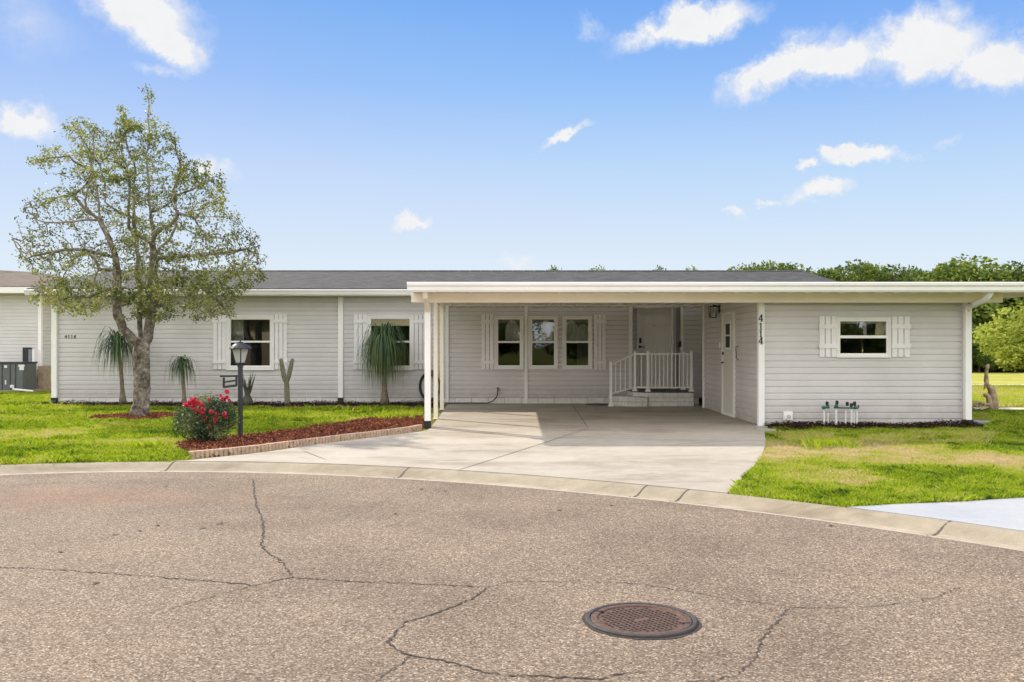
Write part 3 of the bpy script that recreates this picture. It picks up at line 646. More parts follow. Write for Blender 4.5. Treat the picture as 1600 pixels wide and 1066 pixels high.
# windows
def window(k, D=WD, rail=534, trimw=.076, parent=house, label=None, railh=.045):
    px0, px1, py0, py1 = WIN[k]; x0, x1, z0, z1 = wx(px0, D), wx(px1, D), wz(py1, D), wz(py0, D); zr = wz(rail, D)
    fr = MB(); T = trimw
    for (a, b, c, d) in ((x0-T, x0, z0-T, z1+T), (x1, x1+T, z0-T, z1+T), (x0, x1, z1, z1+T), (x0, x1, z0-T, z0)): fr.box(a, b, D-.045, D+.02, c, d)
    for (a, b, c, d) in ((x0-T-.012, x0-T+.012, z0-T-.012, z1+T+.012), (x1+T-.012, x1+T+.012, z0-T-.012, z1+T+.012), (x0-T+.012, x1+T-.012, z1+T-.012, z1+T+.012), (x0-T+.012, x1+T-.012, z0-T-.012, z0-T+.012)): fr.box(a, b, D-.058, D+.015, c, d)
    w = build('window', fr, 'trim', parent, bevel=.003)
    sb = MB(); S = .022
    for (a, b, c, d, y) in ((x0, x0+S, z0, z1, D-.030), (x1-S, x1, z0, z1, D-.030), (x0+S, x1-S, z1-S, z1, D-.030), (x0+S, x1-S, z0, z0+S*1.2, D-.030)): sb.box(a, b, y, D+.02, c, d)
    sb.box(x0+S, x1-S, D-.036, D+.02, zr-railh/2, zr+railh/2)
    build('sash', sb, 'white', w)
    for (c, d, y, gm_) in ((zr+railh/2, z1-S, D-.006, 'glass'), (z0+S*1.2, zr-railh/2, D-.016, 'screen')):
        build('pane', MB().add([(x0+S, y, c), (x1-S, y, c), (x1-S, y, d), (x0+S, y, d)], [(0, 1, 2, 3)]), gm_, w)
    lb = MB()
    for (a, b, c, d) in ((x0-.01, x0+.005, z0, z1), (x1-.005, x1+.01, z0, z1), (x0, x1, z1-.005, z1+.01), (x0, x1, z0-.01, z0+.005)): lb.box(a, b, D+.02, D+.14, c, d)
    build('window_lining', lb, 'trim', w)
    return w, (x0, x1, z0, z1, zr)
def shutter(px0, px1, py0, py1, D=WD, n=3, bats=(.13, .87), parent=house, newb=None, bat_h=.075):
    x0, x1, z0, z1 = wx(px0, D), wx(px1, D), wz(py1, D), wz(py0, D); gap = .012; bw = (x1-x0-gap*(n-1))/n
    mb = MB()
    for i in range(n):
        a = x0+i*(bw+gap); mb.box(a, a+bw, D-.042, D-.018, z0, z1)
    for f in bats:
        zc = z0+(z1-z0)*f; mb.box(x0-.015, x1+.015, D-.062, D-.0425, zc-bat_h/2, zc+bat_h/2)
    o = build('shutter', mb, 'shutter', parent, bevel=.003)
    build('shutter_backing', MB().box(x0+.01, x1-.01, D-.0185, D-.0165, z0+.004, z1-.004), 'grey_metal', o)
    return o
def cloth(name, x0, x1, z0, z1, y, m, parent, amp=.03, fr=40, arch=None, n=50):
    mb = MB(); o = []
    for i in range(n+1):
        u = i/n; x = x0+(x1-x0)*u
        for j in range(9):
            v = j/8; zt = z1 if arch is None else z0+(z1-z0)*arch(u); z = z0+(zt-z0)*v
            mb.v.append((x, y+amp*math.sin(fr*x+1.5*math.sin(5*v+3*u)), z))
    for i in range(n):
        for j in range(8): a = i*9+j; mb.f.append((a, a+9, a+10, a+1))
    return build(name, mb, m, parent, smooth=True)
w, b = window('w1')
cloth('curtain', b[0]-.1, b[0]+.28, b[2], b[3], WD+.2, 'curtain', w)
w, b = window('w2', rail=534)
cloth('roman_shade', b[0], b[1], b[3]-.19, b[3]+.02, WD+.025, 'roman', w, .008, 3)
for k in 'abc':
    w, b = window(k, rail=534.5, trimw=.062)
    ph = {'a': .9, 'b': .55, 'c': .3}[k]
    for q in range(1 if k == 'a' else 2):
        c0 = b[0]+(.22 if k != 'c' else 0)*(1-q) if q == 0 else b[0]+.30
        cloth('curtain', c0-.02, c0+.36, b[4]-.0, b[3]-.03-.1*q, WD+.05+.04*q, 'curtain', w, .022, 55+20*q, arch=lambda u: .45+.55*math.sin(math.pi*(u*.8+.15)))
    if k == 'c': cloth('curtain', b[0]+.30, b[1]+.02, b[2], b[4]+.02, WD+.2, 'curtain', w, .025, 48)
shutter(334, 353.5, 491, 577); shutter(430, 449, 491, 577)
shutter(553.5, 573, 491.5, 577); shutter(648, 667, 491.5, 577)
shutter(752.5, 771, 491.5, 577); shutter(928.5, 946, 491.5, 577)

# front door (recessed)
x0, x1, z0, z1 = wx(998, 22.5), wx(1048, 22.5), .35, wz(482, 22.5)
mb = MB(); T = .05
mb.box(x0-T, x0, 22.44, 22.6, .33, z1+T); mb.box(x1, x1+T, 22.44, 22.6, .33, z1+T); mb.box(x0, x1, 22.44, 22.6, z1, z1+T); mb.box(x0, x1, 22.42, 22.6, .33, z0)
fd = build('door', MB().box(x0+.004, x1-.004, 22.50, 22.54, z0+.004, z1-.004), 'door', house)
build('door_frame', mb, 'trim', fd, bevel=.004)
mb = MB(); W_ = x1-x0   # embossed: arched top panel group of planks and two lower panels
def frame_rect(a, b, c, d, w=.014, y=22.487):
    mb.box(a, b, y, 22.50, c, c+w); mb.box(a, b, y, 22.50, d-w, d); mb.box(a, a+w, y, 22.50, c+w, d-w); mb.box(b-w, b, y, 22.50, c+w, d-w)
frame_rect(x0+.13, x0+W_/2-.03, z0+1.62, z1-.10); frame_rect(x0+W_/2+.03, x1-.13, z0+1.62, z1-.10)
frame_rect(x0+.13, x0+W_/2-.03, z0+.80, z0+1.55); frame_rect(x0+W_/2+.03, x1-.13, z0+.80, z0+1.55)
frame_rect(x0+.13, x0+W_/2-.03, z0+.15, z0+.70); frame_rect(x0+W_/2+.03, x1-.13, z0+.15, z0+.70)
build('door_panel', mb, 'door', fd, bevel=.003)
mb = MB(); xx, _, zz = at(999.5, 532, 22.5); mb.box(xx-.035, xx+.04, 22.455, 22.50, zz-.07, zz+.06); build('door_lock', mb, 'black', fd, bevel=.008)
xx, _, zz = at(999, 542, 22.5); mb = MB(); mb.tube([(xx, 22.44, zz), (xx, 22.50, zz)], .034, 14); mb.tube([(xx, 22.44, zz), (xx+.05, 22.43, zz-.004), (xx+.12, 22.435, zz-.014)], [.012, .011, .008], 8); build('door_handle', mb, 'black', fd)
xx, _, zz = at(1022.5, 508.5, 22.5); build('peephole', MB().tube([(xx, 22.48, zz), (xx, 22.50, zz)], .010, 10), 'black', fd)
mb = MB(); xs = wx(1049, 22.3); mb.box(xs, xs+.035, 22.2, 22.42, .34, z1-.01); mb.box(xs+.07, xs+.10, 22.25, 22.5, .34, z1-.01); build('storm_door', mb, 'white', house, bevel=.003)
mb = MB(); xx, _, zz = at(1061.5, 538, WD); mb.box(xx-.035, xx+.035, WD-.075, WD-.046, zz-.07, zz+.07); build('doorbell_box', mb, 'black', house, bevel=.006)

# ---------------------------------------------------------------- carport roof, beam, posts
FY = 14.9; f0, f1 = wz(457, FY), wz(441.5, FY); CX0, CX1 = wx(637, FY), 9.6
mb = MB(); Pf = [(FY-.10, f1), (FY-.12, f1-.012), (FY-.11, f1-.055), (FY-.085, f1-.075), (FY-.075, f0+.03), (FY-.05, f0), (FY+.03, f0), (FY+.03, f1)]; n = len(Pf)
mb.add([(CX0, y, z) for y, z in Pf]+[(CX1, y, z) for y, z in Pf], [tuple(range(n))[::-1], tuple(range(n, 2*n))]+[(i, (i+1) % n, n+(i+1) % n, n+i) for i in range(n)])
cr = MB(); zt0, zt1 = f1-.02, f1+.10
cr.add([(X, y, z) for X in (CX0+.01, CX1-.01) for y, z in ((FY+.03, f0+.03), (FY+.03, zt0), (21.66, zt1), (21.66, f0+.09))], [(0, 1, 2, 3), (7, 6, 5, 4), (0, 4, 5, 1), (1, 5, 6, 2), (2, 6, 7, 3), (3, 7, 4, 0)])
x = CX0+.1
while x < CX1-.2: cr.box(x, x+.018, FY+.05, 21.6, f0+.012, f0+.035); x += .305
croof = build('carport_roof', cr, 'cream', house)
build('carport_gutter', mb, 'white', croof)
build('carport_ceiling_trim', MB().box(wx(700), XR-.1, WD-.09, WD-.02, 2.40, 2.47), 'trim', house)
bz0, bz1 = wz(473, 15.6), f0+.03
build('carport_beam', MB().box(wx(643, 15.6), 8.52, 15.55, 15.69, bz0, bz1), 'cream', house, bevel=.006)
def post(px0, px1, D, z1, z0=0.0, nm='carport_post', m='white', dep=.09):
    mb = MB(); X0, X1 = wx(px0, D), wx(px1, D); mb.box(X0, X1, D, D+dep, z0+.006, z1)
    mb.box(X0-.012, X1+.012, D-.012, D+dep+.012, z0, z0+.02)
    return build(nm, mb, m, house, bevel=.006)
post(664.5, 672.5, 15.60+.10, bz0+.02, m='cream'); 
post(677.5, 684, 17.4, 2.45, m='cream'); post(687.5, 693.3, 19.95, 2.47, m='cream')
# front post downspout with offset elbow
x1_, z_ = wx(667.5, 15.4), bz0-.02
mb = MB(); w2 = .052
mb.box(x1_-w2, x1_+w2, 15.46, 15.545, .12, z_-.10)
d = build('downspout', mb, 'white', house, bevel=.008)
mb = MB(); xa = wx(664, 14.9); mb.bar((xa, 14.93, f0+.02), (xa, 15.0, f0-.08), .08, .08); mb.bar((xa, 15.0, f0-.06), (x1_, 15.5, z_-.13), .08, .08); build('downspout_elbow', mb, 'cream', d, bevel=.006)
mb = MB(); mb.box(x1_-w2-.006, x1_+w2+.006, 15.44, 15.55, .0, .13); build('downspout_shoe', mb, 'black', d)

# ---------------------------------------------------------------- right wing
SX0, SX1 = wx(1187, SD)+.02, wx(1507, SD)
mb = MB(); T = f0+.04
siding(mb, SX0, SX1, 0, T, front(SD), [rect('s', SD, .03)], zbase=0.02)
# side wall facing the carport with the door
SDR = (17.78, 18.72, .05, 2.09)
siding(mb, SD, 20.6, 0, T+.07, lambda u, d, z: (SX0-d, u, z), [SDR], zbase=.02)
siding(mb, SD, 20.6, 0, T+.04, lambda u, d, z: (SX1+d, u, z), zbase=.02)
siding(mb, SX0, SX1, 0, T+.04, lambda u, d, z: (u, 20.6+d, z), zbase=.02)
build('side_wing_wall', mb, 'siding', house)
mb = MB(); mb.box(SX0+.03, SX1-.03, SD+.05, 20.55, -.02, .012); mb.box(SX0+.03, SX1-.03, SD+.05, 20.55, T-.04, T-.02); mb.box(SX0+1.2, SX0+2.2, 19.9, 20.5, .02, 1.9)
build('storage_room_lining', mb, 'grey_metal', house)
def corner(X, Y, px=.05, nm='corner_trim', z1=T):
    return build(nm, MB().box(X-px, X+px, Y-px, Y+px, 0, z1), 'white', house, bevel=.005)
ct = corner(SX0, SD, .055); corner(SX1, SD, .04); corner(SX0, 20.6, .045, z1=T+.05)
w, b = window('s', SD, rail=526.5, trimw=.04, railh=.05)
mb = MB(); mb.box(b[0]+.02, b[1]-.02, SD+.06, SD+.075, b[3]-.055, b[3]-.035); build('curtain_rod', mb, 'white', w)
cloth('curtain', b[0]+.47, b[0]+.53, b[4], b[3]-.05, SD+.07, 'curtain', w, .006, 60)
cloth('curtain', b[1]-.16, b[1]+.02, b[4]-.02, b[3]-.04, SD+.12, 'roman', w, .02, 50)
s1 = shutter(1279.5, 1306, 494.5, 558, SD, bats=(.75, .27), bat_h=.08); s2 = shutter(1392.5, 1420, 494.5, 558, SD, bats=(.75, .27), bat_h=.08)
# side door
yy0, yy1, z0, z1 = SDR[0]+.03, SDR[1]-.03, .06, 2.06
sd_ = build('side_door', MB().box(SX0-.030, SX0+.012, yy0+.004, yy1-.004, z0, z1-.004), 'door', house, bevel=.004)
mb = MB()
mb.box(SX0-.045, SX0+.02, SDR[0]-.05, yy0, 0, z1+.05); mb.box(SX0-.045, SX0+.02, yy1, SDR[1]+.05, 0, z1+.05); mb.box(SX0-.045, SX0+.02, yy0, yy1, z1, z1+.05); mb.box(SX0-.045, SX0+.02, yy0, yy1, 0, z0)
build('door_frame', mb, 'trim', sd_, bevel=.003)
for (a, b_) in ((506, 523), (525.5, 543)):
    za, zb = wz(b_, 18.25), wz(a, 18.25)
    build('door_light', MB().box(SX0-.034, SX0-.029, 18.06, 18.44, za, zb), 'black', sd_)
mb = MB()
for (c, dd) in ((wz(545, 18.25)-.01, wz(545, 18.25)+.02), (wz(524.3, 18.25)-.012, wz(524.3, 18.25)+.012), (wz(505, 18.25)-.01, wz(505, 18.25)+.02)): mb.box(SX0-.040, SX0-.029, 18.03, 18.47, c, dd)
mb.box(SX0-.040, SX0-.029, 18.03, 18.06, wz(543, 18.25), wz(506, 18.25)); mb.box(SX0-.040, SX0-.029, 18.44, 18.47, wz(543, 18.25), wz(506, 18.25))
build('door_light_frame', mb, 'white', sd_)
mb = MB(); build('door_lock', MB().tube([(SX0-.03, 18.64, 1.27), (SX0-.055, 18.64, 1.27)], .03, 12), 'metal_dark', sd_); mb.tube([(SX0-.03, 18.64, 1.08), (SX0-.07, 18.64, 1.08)], .014, 8); mb.tube([(SX0-.075, 18.64, 1.08), (SX0-.08, 18.53, 1.07)], .012, 8); build('door_handle', mb, 'metal_dark', sd_)
mb = MB(); mb.box(SX0-.04, SX0-.02, 18.93, 19.0, 1.38, 1.50); build('light_switch', mb, 'white', house)
mb = MB(); mb.tube([(SX0-.02, 17.45, 1.42), (SX0-.07, 17.45, 1.40), (SX0-.06, 17.45, 1.18), (SX0-.02, 17.45, 1.15)], .008, 6); build('wall_hook', mb, 'metal_dark', house)
# wall lantern
ly = 19.05; lx = SX0-.16; lz = wz(477, ly)
wl = build('wall_lamp', MB().box(SX0-.035, SX0-.01, ly-.05, ly+.05, lz-.16, lz+.0).bar((SX0-.02, ly, lz-.03), (lx, ly, lz+.0), .022, .022).box(lx-.085, lx+.085, ly-.085, ly+.085, lz-.035, lz-.02).box(lx-.065, lx+.065, ly-.065, ly+.065, lz-.27, lz-.255), 'black', house)
mb = MB()
for i in (-1, 1):
    for j in (-1, 1): mb.bar((lx+i*.075, ly+j*.075, lz-.03), (lx+i*.06, ly+j*.06, lz-.26), .012, .012)
build('lamp_frame', mb, 'black', wl); build('lamp_glass', MB().box(lx-.055, lx+.055, ly-.055, ly+.055, lz-.25, lz-.04), 'glass', wl)
build('bulb', MB().lathe((lx, ly, lz-.2), [(.012, 0), (.025, .03), (.028, .07), (.015, .12)], 10), 'lampglass', wl)
# right-hand downspout with offset to the gutter
xr = wx(1511.5, 15.85); w2 = .058
mb = MB(); mb.box(xr-w2, xr+w2, 15.80, 15.905, .11, wz(483, 15.85)); d = build('downspout', mb, 'white', house, bevel=.01)
mb = MB(); xt = wx(1531, 15.3); mb.tube([(xr, 15.85, wz(486, 15.85)), (xr+.01, 15.83, wz(480, 15.85)), (xr+.08, 15.75, wz(476, 15.8)), (xt-.05, 15.3, wz(474, 15.4)), (xt, 15.1, wz(468, 15.2)), (xt, 14.95, f0+.02)], .058, 8); build('downspout_elbow', mb, 'white', d, smooth=True)
mb = MB(); mb.box(xr-w2-.01, xr+w2+.01, 15.78, 15.91, 0, .12); mb.bar((xr, 15.82, .07), (xr+.08, 15.55, .03), .12, .07); build('downspout_shoe', mb, 'black', d)
# dryer vent
vx, _, vz = at(1230.5, 650, SD); mb = MB(); mb.box(vx-.085, vx+.085, SD-.04, SD-.012, vz-.08, vz+.08); mb.lathe((vx, SD-.045, vz), [(.001, 0), (.05, 0)], 16) if False else None
v_ = build('dryer_vent', mb, 'shutter', house, bevel=.005)
mb = MB(); mb.tube([(vx, SD-.075, vz-.01), (vx, SD-.04, vz-.01)], [.058, .062], 18); build('vent_hood', mb, 'white', v_); build('vent_flap', MB().tube([(vx, SD-.080, vz-.015), (vx, SD-.076, vz-.015)], .04, 16), 'siding', v_)
# house numbers
def digit(ch, x, y, z, h, parent, face='front'):
    w = h*.62; s = h*.13; mb = MB(); t = .012
    def bx(a, b, c, d_): mb.box(x+a*w, x+b*w, y-t, y, z+c*h, z+d_*h)
    if ch == '4':
        mb.bar((x-.46*w, y-t/2, z+.30*h), (x+.14*w, y-t/2, z+.97*h), t, s*.62, up=(0, 1, 0)); bx(-.52, .5, .24, .34); bx(.06, .32, .08, 1.0); bx(-.12, .48, 0, .07)
    else:
        bx(-.11, .13, .08, 1.0); bx(-.30, .32, 0, .075); mb.bar((x-.30*w, y-t/2, z+.82*h), (x+.0*w, y-t/2, z+.96*h), t, s*.6, up=(0, 1, 0))
    return build('house_number', mb, 'black', parent)
for ch, py in zip('4114', (497, 510, 521.5, 532.5)):
    _, _, z_ = at(0, py+5.4, SD-.07); digit(ch, wx(1189, SD-.07), SD-.058, z_, .122, house)
for i, ch in enumerate('4114'):
    digit(ch, wx(103.6+i*4.7), WD-.018, wz(528.7), .082, house)
# hose bib with hose on the carport wall
hx, _, hz = at(778, 608, WD); mb = MB(); mb.tube([(hx, WD-.02, hz), (hx, WD-.10, hz)], .014, 8); mb.tube([(hx-.035, WD-.09, hz+.03), (hx+.035, WD-.09, hz+.03)], .010, 6); mb.tube([(hx, WD-.09, hz+.03), (hx, WD-.10, hz-.06)], .016, 8)
build('water_tap', mb, 'metal_dark', house)
hp = [(778, 610), (777.5, 616), (775, 622), (770, 627), (762, 630), (750, 631), (735, 631.4), (715, 631.2), (694, 632)]
pts = [(wx(x, WD-.12), WD-.12, max(.022, wz(y, WD-.12))) for x, y in hp]
tag(build('garden_hose', MB().tube(pts, .013, 8), 'black', smooth=True), 'thin black hose hanging from the wall tap and lying along the carport wall', 'hose')

# ---------------------------------------------------------------- entry steps with railing
st = thing('entry_steps', (3.4, 21.6, 0), 'white brick entry landing and step with white railing below the front door', 'steps')
def bricks(poly_pts, z0, rows, closed=False):
    """brick courses along a plan polyline"""
    mb = MB()
    for (a, b) in zip(poly_pts, poly_pts[1:]):
        a = Vector((*a, 0)); b = Vector((*b, 0)); L = (b-a).length; d = (b-a)/L; nrm = Vector((d.y, -d.x, 0))
        for r in range(rows):
            u = 0; first = True
            while u < L-.01:
                l = (.17 if (r % 2 and first) else .34); first = False; e = min(u+l, L)
                p, q = a+d*(u+.004), a+d*(e-.004); zz = z0+r*.108
                if e-u > .03: mb.add([p+nrm*.008+Vector((0, 0, zz+.004)), q+nrm*.008+Vector((0, 0, zz+.004)), q+nrm*.008+Vector((0, 0, zz+.103)), p+nrm*.008+Vector((0, 0, zz+.103)),
                        p-nrm*.03+Vector((0, 0, zz+.004)), q-nrm*.03+Vector((0, 0, zz+.004)), q-nrm*.03+Vector((0, 0, zz+.103)), p-nrm*.03+Vector((0, 0, zz+.103))],
                        [(0, 1, 2, 3), (1, 5, 6, 2), (4, 0, 3, 7), (3, 2, 6, 7), (0, 4, 5, 1)])
                u = e
    return mb
LP = [(2.86, 22.05), (2.90, 21.42), (3.22, 21.12), (4.28, 21.12), (4.28, 22.05)]
build('landing', MB().prism(LP+[(4.28, 22.42), (2.93, 22.42)], 0, .322), 'mortar', st)
build('landing_bricks', bricks(LP, 0, 3), 'brick_w', st)
build('landing_floor', MB().prism([(2.84, 22.05), (2.88, 21.41), (3.21, 21.10), (4.30, 21.10), (4.30, 22.42), (2.94, 22.42), (2.94, 22.05)], .3235, .345), 'metal_dark', st)
SP = [(2.36, 22.05), (2.40, 21.30), (2.72, 21.02), (3.16, 21.02), (3.20, 21.10)]
build('step', MB().prism([(2.37, 22.05), (2.41, 21.31), (2.725, 21.035), (3.15, 21.035), (3.2, 21.13), (2.88, 21.43), (2.85, 22.05)], 0, .212), 'mortar', st)
build('step_bricks', bricks(SP, 0, 2), 'brick_w', st)
build('step_tread', MB().prism([(2.36, 22.05), (2.40, 21.30), (2.72, 21.02), (3.0, 21.02), (3.06, 21.22), (2.87, 21.41), (2.84, 22.05)], .213, .232), 'brick_w', st)
RA = [(2.325, 21.1, 0, 1.05), (2.93, 21.38, .345, 1.295), (3.21, 21.17, .345, 1.295), (4.235, 21.17, .345, 1.30), (4.20, 22.0, .345, 1.30)]
def rail_post(p):
    x, y, z0, z1 = p; mb = MB(); mb.box(x-.03, x+.03, y-.03, y+.03, z0, z1); mb.add([(x+i*.04, y+j*.04, z1) for i, j in ((-1, -1), (1, -1), (1, 1), (-1, 1))]+[(x, y, z1+.035)], [(0, 1, 4), (1, 2, 4), (2, 3, 4), (3, 0, 4), (3, 2, 1, 0)])
    o = len(mb.v); mb.add([(x+i*.065, y+j*.065, z0+.001) for i, j in ((-1, -1), (1, -1), (1, 1), (-1, 1))]+[(x+i*.031, y+j*.031, z0+.07) for i, j in ((-1, -1), (1, -1), (1, 1), (-1, 1))], [(0, 1, 5, 4), (1, 2, 6, 5), (2, 3, 7, 6), (3, 0, 4, 7)])
    return build('railing_post', mb, 'white', st)
for p in RA: rail_post(p)
def rail(p, q, n, lowp=.10):
    a = Vector((p[0], p[1], 0)); b = Vector((q[0], q[1], 0)); za, zb, ca, cb = p[3]-.06, q[3]-.06, p[2]+lowp, q[2]+lowp
    if p is RA[0]: ca = .30; cb = .44
    r = build('top_rail', MB().bar(a+Vector((0, 0, za)), b+Vector((0, 0, zb)), .04, .035), 'white', st); build('bottom_rail', MB().bar(a+Vector((0, 0, ca)), b+Vector((0, 0, cb)), .032, .03), 'white', st)
    for i in range(n):
        f = (i+1)/(n+1); c = a.lerp(b, f); mb = MB(); mb.box(c.x-.011, c.x+.011, c.y-.011, c.y+.011, ca+(cb-ca)*f, za+(zb-za)*f-.005); build('baluster', mb, 'white', r)
rail(RA[0], RA[1], 4); rail(RA[1], RA[2], 1); rail(RA[2], RA[3], 10); rail(RA[3], RA[4], 6)
mx2, my2 = gp(934, 633); mb = MB(); mb.lathe((mx2, my2, .006), [(.30, 0), (.30, .012), (.27, .022), (.001, .022)], 24); 
o = tag(build('door_mat', mb, 'black'), 'round black rubber mat on the concrete left of the entry steps', 'mat')
# mulch-coloured planter gap right of steps
tag(build('doormat', MB().box(3.2, 3.95, 21.75, 22.2, .345, .362), 'black'), 'dark doormat on the landing in front of the front door', 'mat')
# ================================================================== garden things
# lamp post
lx, ly = gp(375.5, 684)
lp = thing('lamp_post', (lx, ly, 0), 'black garden lamp post with frosted lantern standing in the mulch bed', 'lamp post')
s_ = 1400/ly; zt = CAMZ-(568-541)/s_
build('pole', MB().lathe((lx, ly, 0), [(.045, 0), (.042, .05), (.038, .1), (.038, zt-.06), (.048, zt-.05), (.048, zt-.02), (.04, zt)], 14), 'metal_dark', lp)
mb = MB(); h = .235; b0, b1 = .065, .125
mb.lathe((lx, ly, zt), [(.055, -.02), (.085, 0), (.085, .012), (.03, .014)], 4); cage = build('lantern', mb, 'metal_dark', lp)
mb = MB()
A4 = [.35+i*math.pi/2 for i in range(4)]
for a in A4: mb.bar((lx+b0*1.1*math.cos(a), ly+b0*1.1*math.sin(a), zt+.01), (lx+b1*1.1*math.cos(a), ly+b1*1.1*math.sin(a), zt+h), .014, .014)
build('lantern_frame', mb, 'metal_dark', cage)
mb = MB(); mb.add([(lx+b0*math.cos(a), ly+b0*math.sin(a), zt+.012) for a in A4]+[(lx+b1*math.cos(a), ly+b1*math.sin(a), zt+h) for a in A4], [(0, 1, 5, 4), (1, 2, 6, 5), (2, 3, 7, 6), (3, 0, 4, 7)]); build('lantern_glass', mb, 'lampglass', cage)
build('lantern_roof', MB().lathe((lx, ly, zt+h), [(.165, -.012), (.168, 0), (.135, .035), (.085, .07), (.045, .082), (.045, .095), (.012, .10), (.014, .125), (.004, .14)], 16), 'metal_dark', cage)
mb = MB(); xa, _, za = at(369, 587, ly); xb, _, zb = at(347, 590, ly); y = ly-.0
_, _, zc = at(0, 605, ly); xc = wx(350.5, ly); xd = wx(369.5, ly)
mb.bar((lx, y, za-.005), (xb-.01, y-.03, zb+.02), .014, .03); mb.bar((xc, y-.025, zb-.0), (xc, y-.025, zc), .034, .012, up=(0, 1, 0))
mb.bar((xd, y-.005, za), (xd, y-.005, zc+.03), .03, .012, up=(0, 1, 0)); mb.bar((xc-.01, y-.025, zc), (xd+.01, y-.005, zc+.025), .012, .034); mb.bar((xc, y-.025, (zb+zc)/2), (xd, y-.005, (za+zc)/2+.015), .010, .026)
mb.lathe((xb-.01, y-.03, zb+.005), [(.012, 0), (.018, .012), (.012, .03)], 8)
build('sign_bracket', mb, 'metal_dark', lp)
# edging pieces
def edge_point(s):
    P = [gp(*p) for p in edge_px]; 
    for a, b in zip(P, P[1:]):
        L = math.dist(a, b)
        if s <= L: return (a[0]+(b[0]-a[0])*s/L, a[1]+(b[1]-a[1])*s/L), math.atan2(b[1]-a[1], b[0]-a[0])
        s -= L
    return P[-1], math.atan2(P[-1][1]-P[-2][1], P[-1][0]-P[-2][0])
EP = [gp(*p) for p in edge_px]; ELEN = sum(math.dist(a, b) for a, b in zip(EP, EP[1:]))
ne = 9; piece = ELEN/ne; em = MB(); ns = 8; r = (piece-.016)/ns/2
poly = [(0, .05)]+[(r+2*r*i+r*math.cos(math.pi+a), -r*.75*math.sin(a)+.0) for i in range(ns) for a in np.linspace(0, math.pi, 6)[:-1 if i < ns-1 else 6]]+[(piece-.016, .05)]
em.prism(poly, -.04, .085)
lab = ['first scalloped tan edging piece at the left end beside the rose bush', 'scalloped tan edging piece in front of the rose bush and lamp post, second from left', 'scalloped tan edging piece just right of the lamp post, third from left',
       'fourth scalloped tan edging piece from the left along the mulch bed', 'middle scalloped tan edging piece of the mulch bed border', 'sixth scalloped tan edging piece from the left along the mulch bed',
       'scalloped tan edging piece third from the carport post', 'scalloped tan edging piece second from the carport post', 'last scalloped tan edging piece beside the front carport post']
for i in range(ne):
    (x, y), _ = edge_point(i*piece); (x2, y2), _ = edge_point((i+1)*piece-.01); a = math.atan2(y2-y, x2-x)
    if i == 0: e0 = build('edging_block', em, 'edging', bevel=.006); o = e0
    else: o = e0.copy(); COL.objects.link(o)
    o.location = (x, y, 0); o.rotation_euler = (random.uniform(-.03, .03), 0, a+random.uniform(-.02, .02))
    tag(o, lab[i], 'edging block', 'scalloped edging pieces along the mulch bed')
# stones at shed corner
x, y = gp(1198, 674)
for i, (dx, dy, l, a, s) in enumerate([(0, .0, .34, 1.9, 'flat grey stone'), (.02, .42, .24, 1.75, 'smaller flat grey stone')]):
    mb = MB(); mb.prism([(x+dx+l/2*math.cos(a+t)*(1 if k % 2 else .9), y+dy+l/2*(math.sin(a+t))*.9) for k, t in enumerate(np.linspace(0, 6.28, 8)[:-1])], -.02, .035+.01*i)
    tag(build('edging_stone', mb, 'stone', bevel=.01), s+(' at the corner where the driveway meets the right wing' if i == 0 else ' behind the first one against the corner trim of the right wing'), 'stone')

# rose bush
def twig(mb, p, d, L, r, n=5, jit=.25):
    pts = [Vector(p)]; d = Vector(d).normalized()
    for i in range(n): d = (d+Vector((random.gauss(0, jit), random.gauss(0, jit), random.gauss(0, jit*.6)))*.5).normalized(); pts.append(pts[-1]+d*L/n)
    mb.tube(pts, [r*(1-.7*i/n) for i in range(n+1)], 5); return pts
rx_, ry_ = gp(323, 694)
rb = thing('rose_bush', (rx_, ry_, 0), 'rose bush with clusters of red flowers beside the lamp post', 'rose bush', None)
mb = MB(); tips = []
for i in range(34):
    a = random.uniform(0, 6.28); k = random.uniform(.15, .75)
    pts = twig(mb, (rx_+random.uniform(-.1, .1), ry_+random.uniform(-.08, .08), 0), (math.cos(a)*k, math.sin(a)*k, 1), random.uniform(.4, .66), .009); tips += pts[2:]
build('stem', mb, 'bark2', rb)
N = 7500; u = rdir(N); rr = rng.uniform(.35, 1, N)**.6
bump_ = 1+.22*np.sin(5*u[:, 0]+3*u[:, 2]+1)*np.cos(4*u[:, 1]-2*u[:, 2])
C = np.c_[rx_+u[:, 0]*.43*rr*bump_, ry_+u[:, 1]*.36*rr*bump_, .37+u[:, 2]*.33*rr*bump_]
C = C[C[:, 2] > .04]; tt = vnoise(C[:, 0]*1, C[:, 2], 12, 51)*.75+rng.normal(0, .14, len(C))+.1
quads('leaves', leafquads(C, rdir(len(C), .1), rng.uniform(.025, .045, len(C)), rng.uniform(.016, .026, len(C))), tt, 'rose_leaf', rb)
fls = [(303, 628, 3.6), (297, 631, 3), (309, 630, 3), (291, 632, 2.6), (315, 634, 2.5), (302, 637, 2.4), (349, 613, 2.4), (326, 625, 1.8), (343, 625, 2.6), (349, 622, 2), (353, 627, 1.8), (308, 643, 2), (319, 641, 3), (317, 649, 2.6), (333, 643, 2.3),
       (336, 649, 3), (337, 656, 2.6), (352, 646, 2.4), (351, 652, 2.2), (339, 619, 1.5), (328, 668, 1.2), (322, 656, 1.6), (299, 624, 2), (307, 622, 1.6)]
